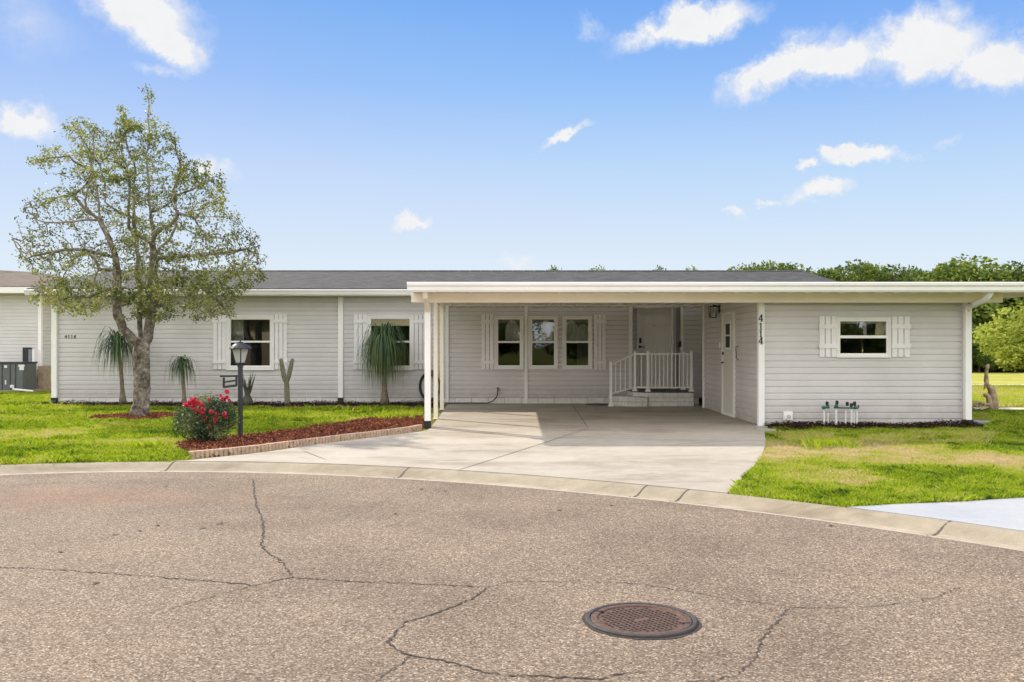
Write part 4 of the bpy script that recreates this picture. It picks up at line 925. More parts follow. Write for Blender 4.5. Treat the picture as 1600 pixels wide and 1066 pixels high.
for (px, py, s) in fls:
    x, _, z = at(px, py, ry_-.26); y = ry_-.22-random.uniform(0, .12)
    if px > 330 and py < 630: y = ry_-.1
    n = 46; d = rdir(n, .3); Cc = np.array([x, y, z])+d*rng.uniform(.1, .6, (n, 1))*.014*s/1.6
    quads('flower', leafquads(Cc, d, np.full(n, .013*s), np.full(n, .013*s), .3), rng.beta(1.5, 2.5, n), 'petal', rb)
# small garden seedlings in shade of lawn
# ponytail palms
def ponytail(px, base_py, D, top_py, hw_px, low_py, nl, label, seed, tw=.05):
    random.seed(seed); s = 1400/D; x = (px[0]-800)/s; xt = (px[1]-800)/s; zt = CAMZ-(top_py-541)/s; hw = hw_px/s; L = (low_py-top_py)/s
    r = thing('ponytail_palm', (x, D, 0), label, 'palm', 'ponytail palms along the front wall')
    zc = zt-.16*L-.05; n = 8
    pts = [(x+(xt-x)*(i/n)**1.5, D, zc*i/n) for i in range(n+1)]
    build('trunk', MB().tube(pts, [tw*(1.9 if i == 0 else 1.35 if i == 1 else 1-.35*i/n) for i in range(n+1)], 10), 'palm_trunk', r, smooth=True)
    V = []; T = []; r2 = np.random.default_rng(seed)
    for i in range(nl):
        a = r2.uniform(0, 6.283); up = r2.uniform(-.1, 1.0); ll = L*r2.triangular(.35, .8, 1.3); ww = r2.uniform(.014, .03); tt0 = r2.beta(1.6, 2.4)
        ex = r2.uniform(1.7, 3.3); dx, dy = math.cos(a), math.sin(a); tw_ = a+math.pi/2; k = 7; reach = hw*r2.uniform(.25, 1.12); rise = .42*L*max(0, up)*r2.uniform(.6, 1.2)
        P = []
        for j in range(k+1):
            u = j/k; hx = reach*(1-(1-u)**2.1); hz = rise*math.sin(min(1, u*2.2)*math.pi/2)-ll*(u**ex)*.86
            w_ = ww*(1-u)**.6+.0015; P.append(((xt+dx*hx+math.cos(tw_)*w_/2, D+dy*hx+math.sin(tw_)*w_/2, zc+hz), (xt+dx*hx-math.cos(tw_)*w_/2, D+dy*hx-math.sin(tw_)*w_/2, zc+hz)))
        for j in range(k): V.append([P[j][0], P[j][1], P[j+1][1], P[j+1][0]]); T.append(tt0*.8+.55*(j/k)**3+r2.normal(0, .03))
    V = np.array(V); V[:, :, 1] = np.minimum(V[:, :, 1], WD-.04)
    quads('leaves', V, np.array(T), 'palm_leaf', r)
ponytail((601, 599), 630, 21.35, 520, 42, 604, 620, 'wide ponytail palm standing in front of the window near the carport', 3, .07)
ponytail((192, 185), 631, 21.4, 522, 38, 586, 250, 'medium ponytail palm with arched trunk to the left of the oak tree', 5, .055)
ponytail((288, 285), 629, 21.4, 558, 25, 604, 130, 'smallest ponytail palm, between the oak tree and the first window', 8, .045)
# cactus
cx, cyy = wx(448, 21.2), 21.2
cb = thing('cactus', (cx, cyy, 0), 'brown green forked cactus below the right shutter of the first window', 'cactus')
zf = wz(594, cyy); mb = MB(); mb.tube([(cx+.02, cyy, -.01), (cx+.01, cyy, .2), (cx, cyy, .5), (cx-.02, cyy, zf+.06)], [.066, .058, .056, .045], 16, ribs=.09); build('trunk', mb, 'cactus', cb)
a, c = at(441.5, 576, cyy), at(439, 562, cyy)
build('arm', MB().tube([(cx-.02, cyy, zf-.05), (cx-.06, cyy, zf+.06), (a[0], cyy, a[2]), (c[0], cyy, c[2]), (c[0], cyy, c[2]+.035)], [.045, .052, .052, .042, .01], 14, ribs=.1), 'cactus', cb)
a, c = at(454, 576, cyy), at(457, 562, cyy)
build('arm', MB().tube([(cx-.0, cyy, zf-.05), (cx+.045, cyy, zf+.07), (a[0], cyy, a[2]), (c[0], cyy, c[2]), (c[0]+.01, cyy, c[2]+.035)], [.045, .052, .05, .04, .01], 14, ribs=.1), 'cactus', cb)
# spiky plant right of lamp post
cx, cyy = wx(386.5, 21.3), 21.3
yb = thing('spiky_plant', (cx, cyy, 0), 'dark spiky upright plant against the wall just right of the lamp post', 'plant')
build('base', MB().tube([(cx, cyy, 0), (cx, cyy, .12), (cx, cyy, .24)], [.15, .13, .08], 12), 'yucca', yb)
mb = MB()
for (px, py) in [(392, 582), (396, 579), (389, 590), (383, 592), (380, 586), (398, 590), (377, 580), (394, 600), (386, 598), (379, 600), (399, 584)]:
    q = at(px, py, cyy+random.uniform(-.1, .1)); mb.tube([(cx, cyy, .15), ((cx*.6+q[0]*.4), cyy, .15+(q[2]-.15)*.4), q], [.028, .022, .004], 5)
build('spikes', mb, 'yucca', yb)
# hose reel by the carport post
hx, hy = wx(671, 21.9), 21.88; hz = wz(600, 21.9)
hr = thing('hose_hanger', (hx, hy, 0), 'coiled green garden hose on a wall hanger behind the carport posts', 'hose hanger')
mb = MB(); mb.box(hx-.10, hx+.10, WD-.10, WD-.03, hz+.20, hz+.30); mb.box(hx-.13, hx+.13, WD-.16, WD-.15, hz+.18, hz+.34); build('bracket', mb, 'grey_metal', hr)
mb = MB()
for k in range(6):
    ry2 = .30+.012*k; rx2 = .225+.008*k; mb.tube([(hx+rx2*math.sin(a), WD-.07-.014*k, hz-.07+ry2*math.cos(a)) for a in np.linspace(0, 6.283, 30)], .010, 6, cap=False)
build('hose', mb, 'hose', hr, smooth=True)
# water valves below the right wing window
iv = thing('irrigation_valves', (wx(1313, 15.7), 15.7, 0), 'row of irrigation valves on white pipes below the small window of the right wing', 'valves')
IY = 15.68
def ip(px, py): return at(px, py, IY)
for i, (px, top) in enumerate([(1287.5, 642), (1294, 645), (1306.5, 641), (1321.5, 642), (1330.5, 641), (1334.5, 643), (1339, 642)]):
    q = ip(px, top); r = [.016, .010, .019, .012, .015, .008, .014][i]; build('pipe', MB().tube([(q[0], IY, -.02), (q[0], IY, q[2])], r, 10), 'pvc', iv)
mb = MB()
for (px, py, w_, h_) in [(1287, 637, .055, .06), (1293, 635, .05, .07), (1306.5, 634, .06, .06), (1336, 636, .05, .08), (1341, 635, .03, .05)]:
    q = ip(px, py); mb.lathe((q[0], IY-.01, q[2]-h_/2), [(w_*.35, 0), (w_*.55, h_*.2), (w_*.55, h_*.7), (w_*.3, h_)], 10)
a, b = ip(1284, 637), ip(1296, 637); mb.tube([(a[0], IY, a[2]), (b[0], IY, b[2])], .018, 8); a, b = ip(1303, 637), ip(1341, 638); mb.tube([(a[0], IY, a[2]), (b[0], IY, b[2])], .015, 8)
build('valve_body', mb, 'green_plastic', iv)
for (px, py) in [(1292, 630.5), (1307.5, 629), (1323.5, 631), (1335, 630.5), (1330, 633)]:
    q = ip(px, py); build('solenoid', MB().lathe((q[0], IY-.01, q[2]-.035), [(.02, 0), (.028, .02), (.028, .055), (.018, .07)], 10), 'black', iv)
# driftwood
dw = thing('driftwood', (wx(1547, 19.6), 19.6, 0), 'pale weathered driftwood trunk standing upright on the grass by the footpath', 'driftwood')
def dp(x, y, dy=0): q = at(1500+x/7.61, 540+y/7.61, 19.6); return (q[0], q[1]+dy, q[2])
mb = MB(); mb.tube([dp(385, 790), dp(388, 680), dp(385, 600), dp(378, 530), dp(350, 500), dp(325, 460, .02), dp(312, 420), dp(312, 340), dp(318, 285), dp(328, 250), dp(336, 222)], [.13, .115, .095, .08, .055, .045, .05, .038, .035, .045, .030], 10)
build('trunk', mb, 'wood_dead', dw, smooth=True)
build('branch', MB().tube([dp(318, 420, -.02), dp(292, 450, -.05), dp(278, 490, -.06), dp(265, 525, -.06)], [.045, .03, .022, .008], 8), 'wood_dead', dw, smooth=True)
build('branch', MB().tube([dp(332, 780, -.12), dp(318, 690, -.12), dp(312, 620, -.1), dp(290, 590, -.1), dp(262, 590, -.12), dp(250, 605, -.12)], [.075, .06, .055, .05, .05, .02], 9), 'wood_dead', dw, smooth=True)
build('branch', MB().tube([dp(378, 560), dp(395, 490)], [.06, .045], 8), 'wood_dead', dw, smooth=True)
mb = MB(); x, y = wx(1534, 19.4), 19.4
for i in range(7): a = random.uniform(0, 6.28); mb.tube([(x+random.uniform(-.15, .15), y+random.uniform(-.1, .1), .03+.03*i), (x+.2*math.cos(a), y+.1*math.sin(a), .08+.02*i)], .022, 6)
tag(build('root_pile', mb, 'brick_tan'), 'small heap of reddish roots at the foot of the driftwood', 'roots')
mb = MB(); mb.prism([(wx(1535, 16.2)+.28*math.cos(a)*(1+.2*math.sin(3*a)), 16.4+.16*math.sin(a)) for a in np.linspace(0, 6.283, 12)[:-1]], -.02, .06)
tag(build('flat_stone', mb, 'stone', bevel=.012), 'flat pale stone lying in the shaded grass right of the right wing', 'stone')

# ---------------------------------------------------------------- neighbouring house
nh = thing('neighbouring_house', (-18, 29, 0), 'white sided neighbouring house with brown shingle roof at the left edge', 'house')
ND = 29.0; NX1 = wx(63, ND)
mb = MB(); siding(mb, -26, NX1, .45, 3.25, front(ND)); siding(mb, NX1, -13.6, .6, 3.2, front(31.0))
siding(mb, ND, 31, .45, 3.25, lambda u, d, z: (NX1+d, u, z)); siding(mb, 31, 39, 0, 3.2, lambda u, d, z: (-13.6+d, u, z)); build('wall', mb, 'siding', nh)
mb = MB(); 
for r in range(5):
    x = -26+(.2 if r % 2 else 0)
    while x < NX1: mb.box(x+.005, min(x+.395, NX1), ND-.0, ND+.1, r*.10+.004-.05, r*.10+.095-.05); x += .4
    x = NX1
    while x < -13.6: mb.box(x+.005, min(x+.395, -13.6), 31, 31.1, r*.12-.05, r*.12+.11-.05); x += .4
build('brick_base', mb, 'brick_tan', nh)
build('foundation', MB().box(-26, NX1-.02, ND+.02, ND+.15, -.05, .46), 'mortar', nh)
mb = MB()
for r in range(8): mb.box(wx(60, 28.7)+(.04 if r % 2 else 0), wx(72, 28.7), 28.6, 29.0, r*.105-.05, r*.105+.05)
build('brick_pier', mb, 'brick_tan', nh); 
build('corner_trim', MB().box(NX1-.05, NX1+.05, ND-.05, ND+.05, .4, 3.25), 'white', nh)
build('downspout', MB().box(wx(68, 30.9), wx(73, 30.9), 30.85, 30.95, .05, 3.1), 'white', nh)
e0z, e1z = wz(458, 28.5), wz(448.5, 28.5)
build('fascia', MB().box(-27, -14.0, 28.42, 28.5, e0z, e1z), 'trim', nh); build('soffit', MB().box(-27, -14.0, 28.5, 31.2, e0z, e0z+.03), 'cream', nh)
rx1 = wx(60, 34); rzz = wz(425.5, 34)
mb = MB(); mb.add([(-27, 28.40, e1z+.02), (-14.0, 28.40, e1z+.02), (rx1, 34, rzz), (-27, 34, rzz+.45), (-14.0, 39.6, e1z+.02), (-27, 39.6, e1z+.02)], [(0, 1, 2, 3), (3, 2, 4, 5), (1, 4, 2)]); build('roof', mb, 'shingle_b', nh)
ax0, ax1, ad = wx(-4, 28), wx(46.5, 28), 27.6
ac = thing('air_conditioner', ((ax0+ax1)/2, ad, 0), 'dark grey air conditioning unit on a concrete pad beside the neighbouring house', 'air conditioner')
zt_, zb_ = wz(566.5, ad), wz(610, ad)
build('cabinet', MB().box(ax0-.1, ax1, ad, ad+.8, zb_, zt_), 'grey_metal', ac, bevel=.01)
mb = MB()
for px in (3, 15.5, 24): mb.box(wx(px, ad), wx(px, ad)+.02, ad-.012, ad-.001, zb_+.02, zt_-.05)
mb.box(ax0-.12, ax1+.02, ad-.02, ad+.82, zt_-.04, zt_+.012); build('panel_seam', mb, 'metal_dark', ac)
for (a, b, c, d) in [(7, 11.5, 571, 575), (29, 38.5, 570, 573), (30.5, 37.5, 573, 578.5), (16, 22, 601.5, 606), (8, 10, 594, 601)]:
    build('sticker', MB().box(wx(a, ad), wx(b, ad), ad-.016, ad-.002, wz(d, ad), wz(c, ad)), 'label', ac)
tag(build('concrete_pad', MB().box(ax0-.4, ax1+.15, ad-.15, ad+.9, -.02, zb_), 'kerb', bevel=.01), 'concrete pad under the air conditioning unit', 'pad')
mb = MB(); mb.tube([(wx(20, 27.3), 27.3, .11), (wx(51, 27.3), 27.3, .05), (wx(52, 27.3), 27.3, 0)], .03, 8); tag(build('drain_pipe', mb, 'pvc', None), 'white drain pipe lying along the front of the concrete pad', 'pipe')
for (a, b, c, d, m_, nm, lb) in [(39, 48, 543, 567, 'black', 'meter_box', 'tall black meter box on the wall behind the air conditioning unit'), (48, 53.5, 546, 589, 'grey_box', 'electrical_box', 'blue grey electrical box right of the air conditioning unit'), (53.8, 58, 546, 592, 'shutter', 'conduit_box', 'pale narrow conduit box beside the blue grey electrical box')]:
    o = build(nm, MB().box(wx(a, 28.9), wx(b, 28.9), 28.75, 28.98, wz(d, 28.9), wz(c, 28.9)), m_, nh, bevel=.01)
o = build('conduit', MB().tube([(wx(55, 28.8), 28.8, wz(592, 28.8)), (wx(55, 28.8), 28.8, 0)], .05, 8), 'pvc', nh)

# ================================================================== the oak tree (space colonisation)
TD = tree_c[1]
def tp(px, py, dy=0): q = at(px, py, TD); return np.array([q[0], q[1]+dy, q[2]])
outl = [(690, 35), (722, 130), (712, 190), (760, 205), (828, 262), (850, 340), (910, 365), (975, 430), (1045, 440), (1055, 500), (1080, 590), (1115, 640), (1160, 700), (1205, 720), (1215, 800), (1238, 870), (1220, 930), (1160, 975), (1110, 1010), (1085, 1085), (1040, 1120), (960, 1120), (930, 1135), (850, 1100), (720, 1140), (640, 1120), (560, 1060), (480, 1080), (400, 1130), (350, 1110), (240, 1070), (130, 1040), (150, 930), (70, 840), (100, 730), (140, 650), (100, 565), (215, 510), (280, 480), (330, 470), (215, 455), (120, 395), (190, 335), (290, 290), (360, 330), (300, 260), (285, 190), (400, 195), (460, 235), (540, 270), (525, 150), (560, 145), (610, 215), (655, 220), (665, 100)]
outl = [(x/2.96, y/2.96+120) for x, y in outl]
N = 9000; P = np.c_[rng.uniform(15, 425, N), rng.uniform(128, 510, N)]; P = P[inpoly(P, outl)]
rows = {}
for y in range(120, 520, 10):
    t_ = np.c_[np.arange(15, 425, 2.0), np.full(205, y+.0)]; k = t_[inpoly(t_, outl)][:, 0]
    rows[y] = (k.min(), k.max()) if len(k) else (215, 235)
cxm = np.array([(rows[int(y//10*10)][0]+rows[int(y//10*10)][1])/2 for y in P[:, 1]]); hwm = np.array([max(8, (rows[int(y//10*10)][1]-rows[int(y//10*10)][0])/2) for y in P[:, 1]])
mx_ = np.sqrt(np.clip(1-((P[:, 0]-cxm)/hwm)**2, 0, 1)); dep = rng.uniform(-1, 1, len(P))*mx_*np.minimum(hwm, 170)*TD/1400*.9
sel = rng.random(len(P)) < .33+.2*(P[:, 1] > 380)
ATT = np.array([tp(a, b) for a, b in P])[sel]; dep = dep[sel]; ATT[:, 0] *= (TD+dep)/TD; ATT[:, 2] = CAMZ+(ATT[:, 2]-CAMZ)*(TD+dep)/TD; ATT[:, 1] += dep
nodes = []; par = []
def chain(pts, parent, step=.11):
    idx = parent; prev = np.array(pts[0]); wob = rng.normal(0, .045, 3)
    if parent is None: nodes.append(prev); par.append(-1); idx = 0
    for p in pts[1:]:
        p = np.array(p); a = nodes[idx].copy(); L = np.linalg.norm(p-a); n = max(1, int(L/step))
        w2_ = rng.normal(0, .05, 3)*min(1, L)
        for i in range(1, n+1): nodes.append(a+(p-a)*i/n+rng.normal(0, .008, 3)+w2_*math.sin(math.pi*i/n)*(len(nodes) > 60)); par.append(idx); idx = len(nodes)-1
    return idx
f = chain([tp(218, 651), tp(220, 620), tp(222, 580), tp(222, 545)], None)
l1 = chain([0, tp(210, 532, -.05), tp(196, 515, -.1), tp(188.5, 495, -.15), tp(187, 470, -.15), tp(186, 440, -.1), tp(184, 405, -.1), tp(176, 375, -.15), tp(163, 345, -.2), tp(160, 310, -.2), tp(150, 270, -.1), tp(135, 235), tp(122, 200)], f)
l2 = chain([0, tp(228, 528, .1), tp(229, 505, .15), tp(232, 475, .15), tp(236, 445, .1), tp(240, 405, 0), tp(238, 370, 0), tp(234, 330, .05), tp(232, 290, .05), tp(230, 250, 0), tp(233, 205, 0), tp(232, 170), tp(232, 150), tp(232, 136)], f)
l3 = chain([0, tp(212, 525, .25), tp(207, 490, .35), tp(205, 450, .4), tp(204, 400, .4), tp(200, 370, .45), tp(193, 335, .5), tp(195, 290, .4), tp(200, 250, .3), tp(190, 200, .2), tp(185, 178, .2)], f)
def near(q): return int(np.argmin(np.linalg.norm(np.array(nodes)-q, axis=1)))
chain([0, tp(262, 360, -.3), tp(290, 338, -.4), tp(315, 345, -.4)], near(tp(240, 385)))
chain([0, tp(150, 395, -.4), tp(110, 400, -.7), tp(75, 405, -.6), tp(40, 375, -.5)], near(tp(184, 405, -.1)))
chain([0, tp(150, 465, -.3), tp(110, 470, -.5), tp(75, 455, -.5)], near(tp(187, 455, -.15)))
chain([0, tp(280, 430, .3), tp(320, 455, .3), tp(352, 490, .2)], near(tp(236, 440, .1)))
chain([0, tp(130, 330, .3), tp(100, 300, .4), tp(130, 262, .4), tp(100, 240, .2), tp(62, 245, .1), tp(45, 252)], near(tp(163, 345, -.2)))
chain([0, tp(105, 352, -.3), tp(75, 348, -.4), tp(55, 335, -.4)], near(tp(163, 345, -.2)))
chain([0, tp(62, 385, -.6), tp(50, 350, -.5)], near(tp(75, 405, -.6)))
chain([0, tp(290, 395, .5), tp(330, 390, .6), tp(375, 385, .5), tp(395, 395, .4)], near(tp(238, 400)))
chain([0, tp(258, 375, .15), tp(268, 335, .3), tp(263, 290, .3), tp(275, 250, .2), tp(272, 222, .1)], near(tp(240, 400)))
chain([0, tp(215, 360, -.4), tp(222, 310, -.6), tp(212, 262, -.5), tp(205, 225, -.4)], near(tp(238, 385)))
chain([0, tp(150, 320, -.5), tp(168, 280, -.6), tp(165, 235, -.5)], near(tp(163, 345, -.2)))
chain([0, tp(140, 420, .4), tp(118, 390, .6), tp(95, 395, .7)], near(tp(184, 425)))
chain([0, tp(262, 300, .5), tp(290, 285, .6), tp(315, 275, .5)], near(tp(233, 330)))
chain([0, tp(150, 310, .4), tp(135, 250, .6), tp(110, 205, .4)], near(tp(193, 335, .5)))
alive = np.ones(len(ATT), bool); NP = np.array(nodes); start = near(tp(222, 520)) if False else 0
best = np.full(len(ATT), 1e9); bi = np.zeros(len(ATT), int)
def upd(i0):
    global best, bi
    new = np.array(nodes[i0:]); 
    d = np.linalg.norm(ATT[:, None]-new[None], axis=2); j = d.argmin(1); dm = d[np.arange(len(ATT)), j]
    k = dm < best; best = np.where(k, dm, best); bi = np.where(k, j+i0, bi)
for a in range(0, len(nodes), 400):
    new = np.array(nodes[a:a+400]); d = np.linalg.norm(ATT[:, None]-new[None], axis=2); j = d.argmin(1); dm = d[np.arange(len(ATT)), j]; k = dm < best; best = np.where(k, dm, best); bi = np.where(k, j+a, bi)
STEP = .085
for it in range(110):
    act = alive & (best < 1.3)
    if not act.any(): break
    i0 = len(nodes); grow = {}
    for i in np.nonzero(act)[0]:
        v = ATT[i]-nodes[bi[i]]; v /= np.linalg.norm(v)+1e-9; grow.setdefault(int(bi[i]), []).append(v)
    for n_, vs in grow.items():
        v = np.mean(vs, 0)+rng.normal(0, .28, 3); p0 = par[n_]
        if p0 >= 0: dd = nodes[n_]-nodes[p0]; v = v+.35*dd/(np.linalg.norm(dd)+1e-9)
        v /= np.linalg.norm(v)+1e-9; nodes.append(nodes[n_]+v*STEP); par.append(n_)
    upd(i0); alive &= best > .12
    if len(nodes) > 16000: break
NN = len(nodes); NP = np.array(nodes); kids = [[] for _ in range(NN)]
for i, p in enumerate(par):
    if p >= 0: kids[p].append(i)
rad = np.zeros(NN)
for i in range(NN-1, -1, -1):
    rad[i] = .0058 if not kids[i] else sum(rad[k]**2.45 for k in kids[i])**(1/2.45)
sc_ = .165/rad[0]; rad = np.where(rad > .02, np.minimum(rad*sc_**np.clip((rad-.02)/.08, 0, 1), .18), rad)
for i in range(1, NN): rad[i] = min(rad[i], rad[par[i]])
zz = NP[:, 2]; rad = np.where((zz < .25) & (rad > .1), rad*(1+.25*(.25-zz)/.25), rad)
tree = thing('oak_tree', (NP[0][0], NP[0][1], 0), 'sparse crowned oak tree with pale lichened forked trunk on the left lawn', 'tree')
thick = MB(); thin = MB(); done = np.zeros(NN, bool)
stack = [0]
while stack:
    s0 = stack.pop(); c = [s0] if par[s0] < 0 else [par[s0], s0]; n_ = s0
    while kids[n_]:
        ks = sorted(kids[n_], key=lambda k: -rad[k]); stack += ks[1:]; n_ = ks[0]; c.append(n_)
    rr = [float(rad[k]) for k in c]
    if par[s0] >= 0: rr[0] = min(rr[0], rr[1]*1.25)
    if len(c) < 2: continue
    pts = [NP[k] for k in c]; m_ = max(rr)
    if m_ < .02 and len(c) > 3: pts = pts[:1]+pts[1:-1:2]+pts[-1:]; rr = rr[:1]+rr[1:-1:2]+rr[-1:]
    (thick if m_ > .03 else thin).tube(pts, rr, 12 if m_ > .06 else 6 if m_ > .02 else 4, cap=m_ > .02)
build('trunk', thick, 'bark', tree, smooth=True)
br = build('branches', thin, 'twig', tree)
cand = np.nonzero((rad < .014))[0]; 
hgt = NP[cand][:, 2]; clump = vnoise(NP[cand][:, 0]*1.0+NP[cand][:, 1]*.7, NP[cand][:, 2]*1.0, 4.2, 61)
pxs = 800+1400*NP[cand][:, 0]/NP[cand][:, 1]
wgt = .6+1.1*np.clip(clump-.3, 0, 1)*1.8
wgt *= np.where((pxs < 190) & (hgt > 2.6) & (hgt < 4.3), .5, 1); wgt *= np.where(hgt > 4.6, 1.5, 1); wgt *= np.where(hgt < 2.9, 1.35, 1)
tipw = np.array([3.0 if not kids[k] else 1.0 for k in cand]); wgt *= tipw
wgt /= wgt.sum(); NL = 29000
idx = cand[rng.choice(len(cand), NL, p=wgt)]
C = NP[idx]+rng.normal(0, .045, (NL, 3)); cl_ = vnoise(C[:, 0], C[:, 2], 3.2, 62)
tt = .24+.5*cl_+.16*np.clip((C[:, 2]-3.2)/3, 0, 1)+rng.normal(0, .17, NL)+np.where((C[:, 2] < 3.0) & (C[:, 0] < -8.3), .25, 0)
quads('leaves', leafquads(C, rdir(NL, -.1), rng.uniform(.038, .08, NL), rng.uniform(.022, .04, NL), .12), tt, 'leaf', tree)

# ================================================================== woodland behind, right
def crown_mesh(seed, N, sz, K=26):
    r = np.random.default_rng(seed)
    d = r.normal(size=(K, 3)); d /= np.linalg.norm(d, axis=1, keepdims=True); d[:, 2] = d[:, 2]*.8
    c = d*r.uniform(.35, .78, (K, 1)); rad_ = r.uniform(.18, .36, K)*(26/K)**.4
    k = r.integers(0, K, N); u = r.normal(size=(N, 3)); u /= np.linalg.norm(u, axis=1, keepdims=True); s = r.uniform(.5, 1.05, N)**.5
    C = c[k]+u*(rad_[k]*s)[:, None]; t = .32+.35*r.random(K)[k]+.12*u[:, 2]*0+r.normal(0, .14, N)
    Dd = r.normal(size=(N, 3))+u*.6; Dd /= np.linalg.norm(Dd, axis=1, keepdims=True)
    S = np.cross(Dd, r.normal(size=(N, 3))); S /= np.linalg.norm(S, axis=1, keepdims=True); L = sz*r.uniform(.6, 1.4, N)[:, None]
    return np.stack([C, C+Dd*L*.5+S*L*.32, C+Dd*L, C+Dd*L*.5-S*L*.32], 1), t
CROWN = []
for i in range(5):
    q, t_ = crown_mesh(100+i, 12000, .062); o = quads('crown', q, t_, 'leaf_far'); CROWN.append(o.data); bpy.data.objects.remove(o)
q, t_ = crown_mesh(120, 15000, .05, 75); o = quads('crown', q, t_, 'leaf_lime'); LIME = o.data; bpy.data.objects.remove(o)
tm = MB(); tm.tube([(0, 0, 0), (.02, .01, .3), (-.02, 0, .62), (.03, .02, .9)], [.055, .04, .032, .015], 8)
for a in (0, 2.1, 4.2, 1.0): tm.tube([(0, 0, .35+.05*a), (.16*math.cos(a), .16*math.sin(a), .58+.05*a), (.3*math.cos(a), .3*math.sin(a), .7+.05*a)], [.022, .015, .006], 6)
tmo = build('trunk', tm, 'bark2'); TM = tmo.data; bpy.data.objects.remove(tmo)
def bgtree(x, y, H, wr, i, label, name='broadleaf_tree', cm=None, low=.12, group='woodland trees beyond the lawn'):
    t = thing(name, (x, y, -.01), label, 'tree', group)
    tr_ = bpy.data.objects.new('trunk', TM); COL.objects.link(tr_); tr_.parent = t; tr_.scale = (H*.75, H*.75, H*.95)
    c = bpy.data.objects.new('crown', cm or CROWN[i % 5]); COL.objects.link(c); c.parent = t; hz = H*(1-low)/2
    c.location = (0, 0, H*low+hz); c.scale = (wr*1.15, wr*1.15, hz*1.13); c.rotation_euler = (0, 0, i*1.37)
    return t
def top(px, py, D): return ((px-800)/1400*D, D, CAMZ+(541-py)/1400*D)
FILL = [(1128, 420, 61, 1.7, 'low woodland tree filling the gap above the side door of the right wing'), (1155, 419, 63, 1.8, 'low woodland tree left of the loose treetop above the wing corner'), (1325, 418, 59, 2.0, 'woodland tree behind the gap right of the large rounded tree'), (1357, 421, 61, 2.0, 'woodland tree behind the gap over the right shutter'), (1420, 420, 60, 2.0, 'woodland tree filling the dip above the middle of the wing roof'), (1452, 420, 60, 2.0, 'woodland tree filling the dip left of the downspout end'), (1485, 419, 60, 2.0, 'woodland tree filling the dip just left of the downspout end')]
TL = [(848, 425, 66, 1.4, 'tiny treetop above the roof ridge near its middle'), (878, 414.5, 62, 1.5, 'small rounded treetop above the roof ridge, leftmost clear one'), (905, 424, 68, 1.3, 'low treetop just right of the leftmost clear treetop above the roof'),
      (932, 419.5, 64, 1.5, 'treetop above the roof ridge over the left shutter end of the triple window'), (957, 420.5, 66, 1.8, 'broad low treetop above the roof over the gap before the front door'), (990, 425, 70, 1.6, 'faint treetop above the roof over the entry steps'),
      (1032, 416.5, 62, 1.5, 'rounded treetop above the roof over the front door'), (1060, 424, 68, 1.4, 'low treetop above the roof just right of the front door'), (1087, 417.5, 64, 1.4, 'treetop above the roof over the wall lantern'), (1110, 424, 66, 1.4, 'low treetop above the roof right of the wall lantern'),
      (1140, 421, 64, 1.6, 'treetop above the roof over the side door'), (1170, 414.5, 60, 1.7, 'loose treetop above the roof left of the vertical house numbers'), (1192, 412.5, 62, 1.5, 'treetop above the roof over the vertical house numbers'), (1212, 412.5, 60, 1.6, 'treetop above the roof just right of the vertical house numbers'),
      (1240, 413, 58, 2.0, 'broad green tree above the end of the grey roof'), (1268, 412, 60, 2.0, 'green tree above the roof end, over the left shutter of the small window'), (1308, 411, 56, 2.2, 'large rounded tree above the small window of the right wing'), (1340, 420, 58, 1.8, 'lower tree just right of the small window, above the wing roof'),
      (1372, 419.5, 58, 1.8, 'yellowish tree above the wing roof over the right shutter'), (1402, 417, 56, 2.0, 'mid green tree above the wing roof right of the right shutter'), (1438, 421, 58, 1.9, 'lower dark tree above the middle right of the wing roof'), (1466, 414, 56, 1.9, 'tree above the wing roof left of the end downspout'),
      (1505, 416, 55, 2.2, 'tree above the downspout end of the right wing'), (1545, 407, 52, 2.8, 'tallest dark green tree behind the right end of the wing roof'), (1585, 414, 54, 2.4, 'tall dark tree at the right edge above the lime green tree'), (1630, 420, 54, 2.6, 'dark tree cut by the right edge of the picture'), (1680, 415, 55, 2.6, 'dark tree beyond the right edge'), (1740, 412, 56, 2.8, 'dark tree well beyond the right edge')]
for i, (px, py, D, wr, lb) in enumerate(FILL): x, y, H = top(px, py, D); bgtree(x, y, H+.35, wr*1.5, i+2, lb)
for i, (px, py, D, wr, lb) in enumerate(TL):
    x, y, H = top(px, py, D); bgtree(x, y+(i % 3)*.6, H+(.45 if i > 10 else .25), wr*(1.55 if i > 10 else 1.3), i, lb, cm=None)
for i in range(9):
    bgtree(38+i*5.2, 56+(i*37 % 7)*.8, 7.0+(i*13 % 5)*.3, 3.6, i, 'woodland tree outside the picture to the right, number %s from the edge' % ['one', 'two', 'three', 'four', 'five', 'six', 'seven', 'eight', 'nine'][i], low=-.03)
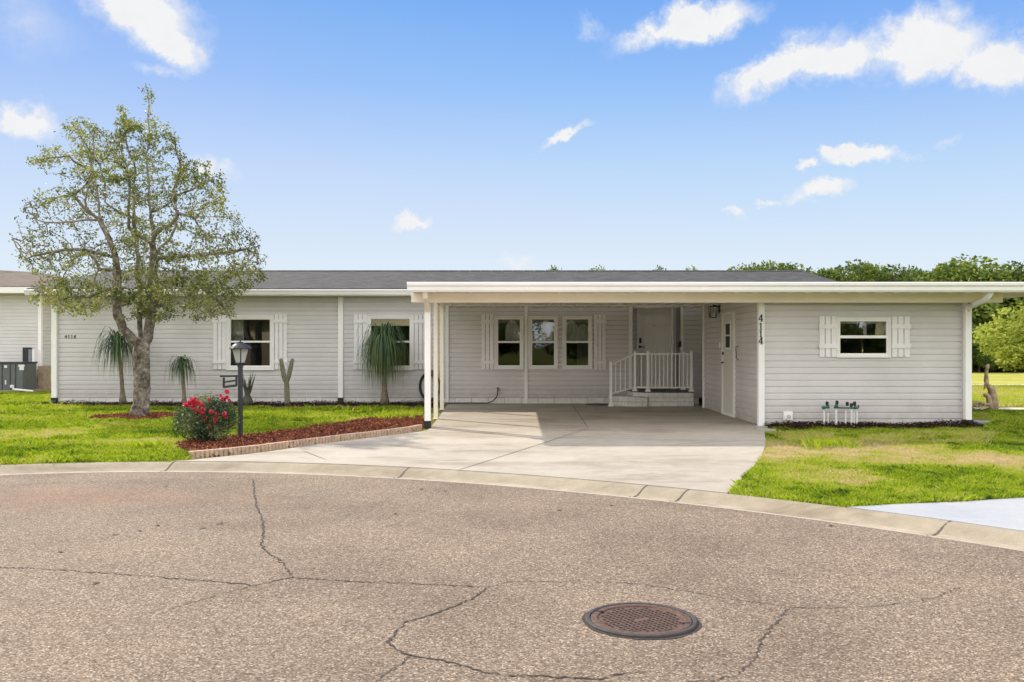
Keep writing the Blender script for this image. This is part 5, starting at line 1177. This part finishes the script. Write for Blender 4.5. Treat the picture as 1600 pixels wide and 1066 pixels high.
# understorey behind the strip at the right
US = [(1500, 500, 50, 2.3, 'dark shrub mass behind the end downspout of the right wing'), (1530, 490, 51.5, 2.3, 'dark undergrowth tree seen right of the end downspout'), (1560, 505, 50, 2.0, 'dark undergrowth behind the driftwood'), (1592, 500, 50.5, 2.2, 'dark undergrowth behind the lime green tree'), (1635, 500, 50, 2.5, 'undergrowth tree outside the right edge'), (1545, 470, 54, 2.6, 'middle height tree between the undergrowth and the tallest tree'), (1600, 470, 53, 2.6, 'middle height tree behind the lime green tree'), (1508, 465, 54, 2.4, 'middle height tree half hidden by the end downspout'), (1470, 490, 52, 2.4, 'undergrowth tree hidden mostly by the right wing'), (1530, 530, 49, 1.6, 'low dark bush at the foot of the woodland right of the downspout'), (1572, 530, 49.2, 1.8, 'low dark bush at the foot of the woodland behind the driftwood top')]
for i, (px, py, D, wr, lb) in enumerate(US):
    x, y, H = top(px, py, D); bgtree(x, y, H, wr, i+3, lb, cm=None, low=-.05, group='undergrowth along the woodland edge')
q = top(1632, 452, 30); bgtree(q[0], 30, q[2]*1.0, 2.25, 2, 'lime green tree in front of the dark woodland at the right edge', 'lime_green_tree', LIME, low=.02, group=None)
# trees and a house across the street, behind the viewpoint (seen in the window panes)
for i, (x, y, H, wr) in enumerate([(-13.0, -15, 5, 1.6), (-1.5, -20, 5, 3.6), (6, -20, 4.6, 3.8), (18, -16, 5, 3.6), (12, -19, 4.6, 3.6), (-23, -15, 5, 3.0), (-9, -20, 4.8, 3.8)]):
    bgtree(x, y, H, wr, i, ['tree', 'second tree', 'third tree', 'fourth tree', 'fifth tree', 'sixth tree', 'seventh tree'][i]+' across the street behind the viewpoint', group='trees across the street', low=-.04)
oh = thing('house_across_street', (-17, -19, 0), 'cream house across the street behind the viewpoint, reflected in the windows', 'house')
mb = MB(); siding(mb, -20, -14.6, 0, 3.0, lambda u, d, z: (u, -16+d, z)); build('wall', mb, 'yellow_wall', oh)
mb = MB(); mb.add([(-20.5, -15.5, 3.0), (-14.1, -15.5, 3.0), (-14.1, -20, 4.6), (-20.5, -20, 4.6), (-14.1, -24.5, 3.0), (-20.5, -24.5, 3.0)], [(0, 1, 2, 3), (3, 2, 4, 5), (1, 4, 2), (5, 0, 3)]); build('roof', mb, 'shingle_b', oh)
build('window', MB().box(-19, -17.8, -15.97, -15.9, 1.0, 2.2), 'black', oh)
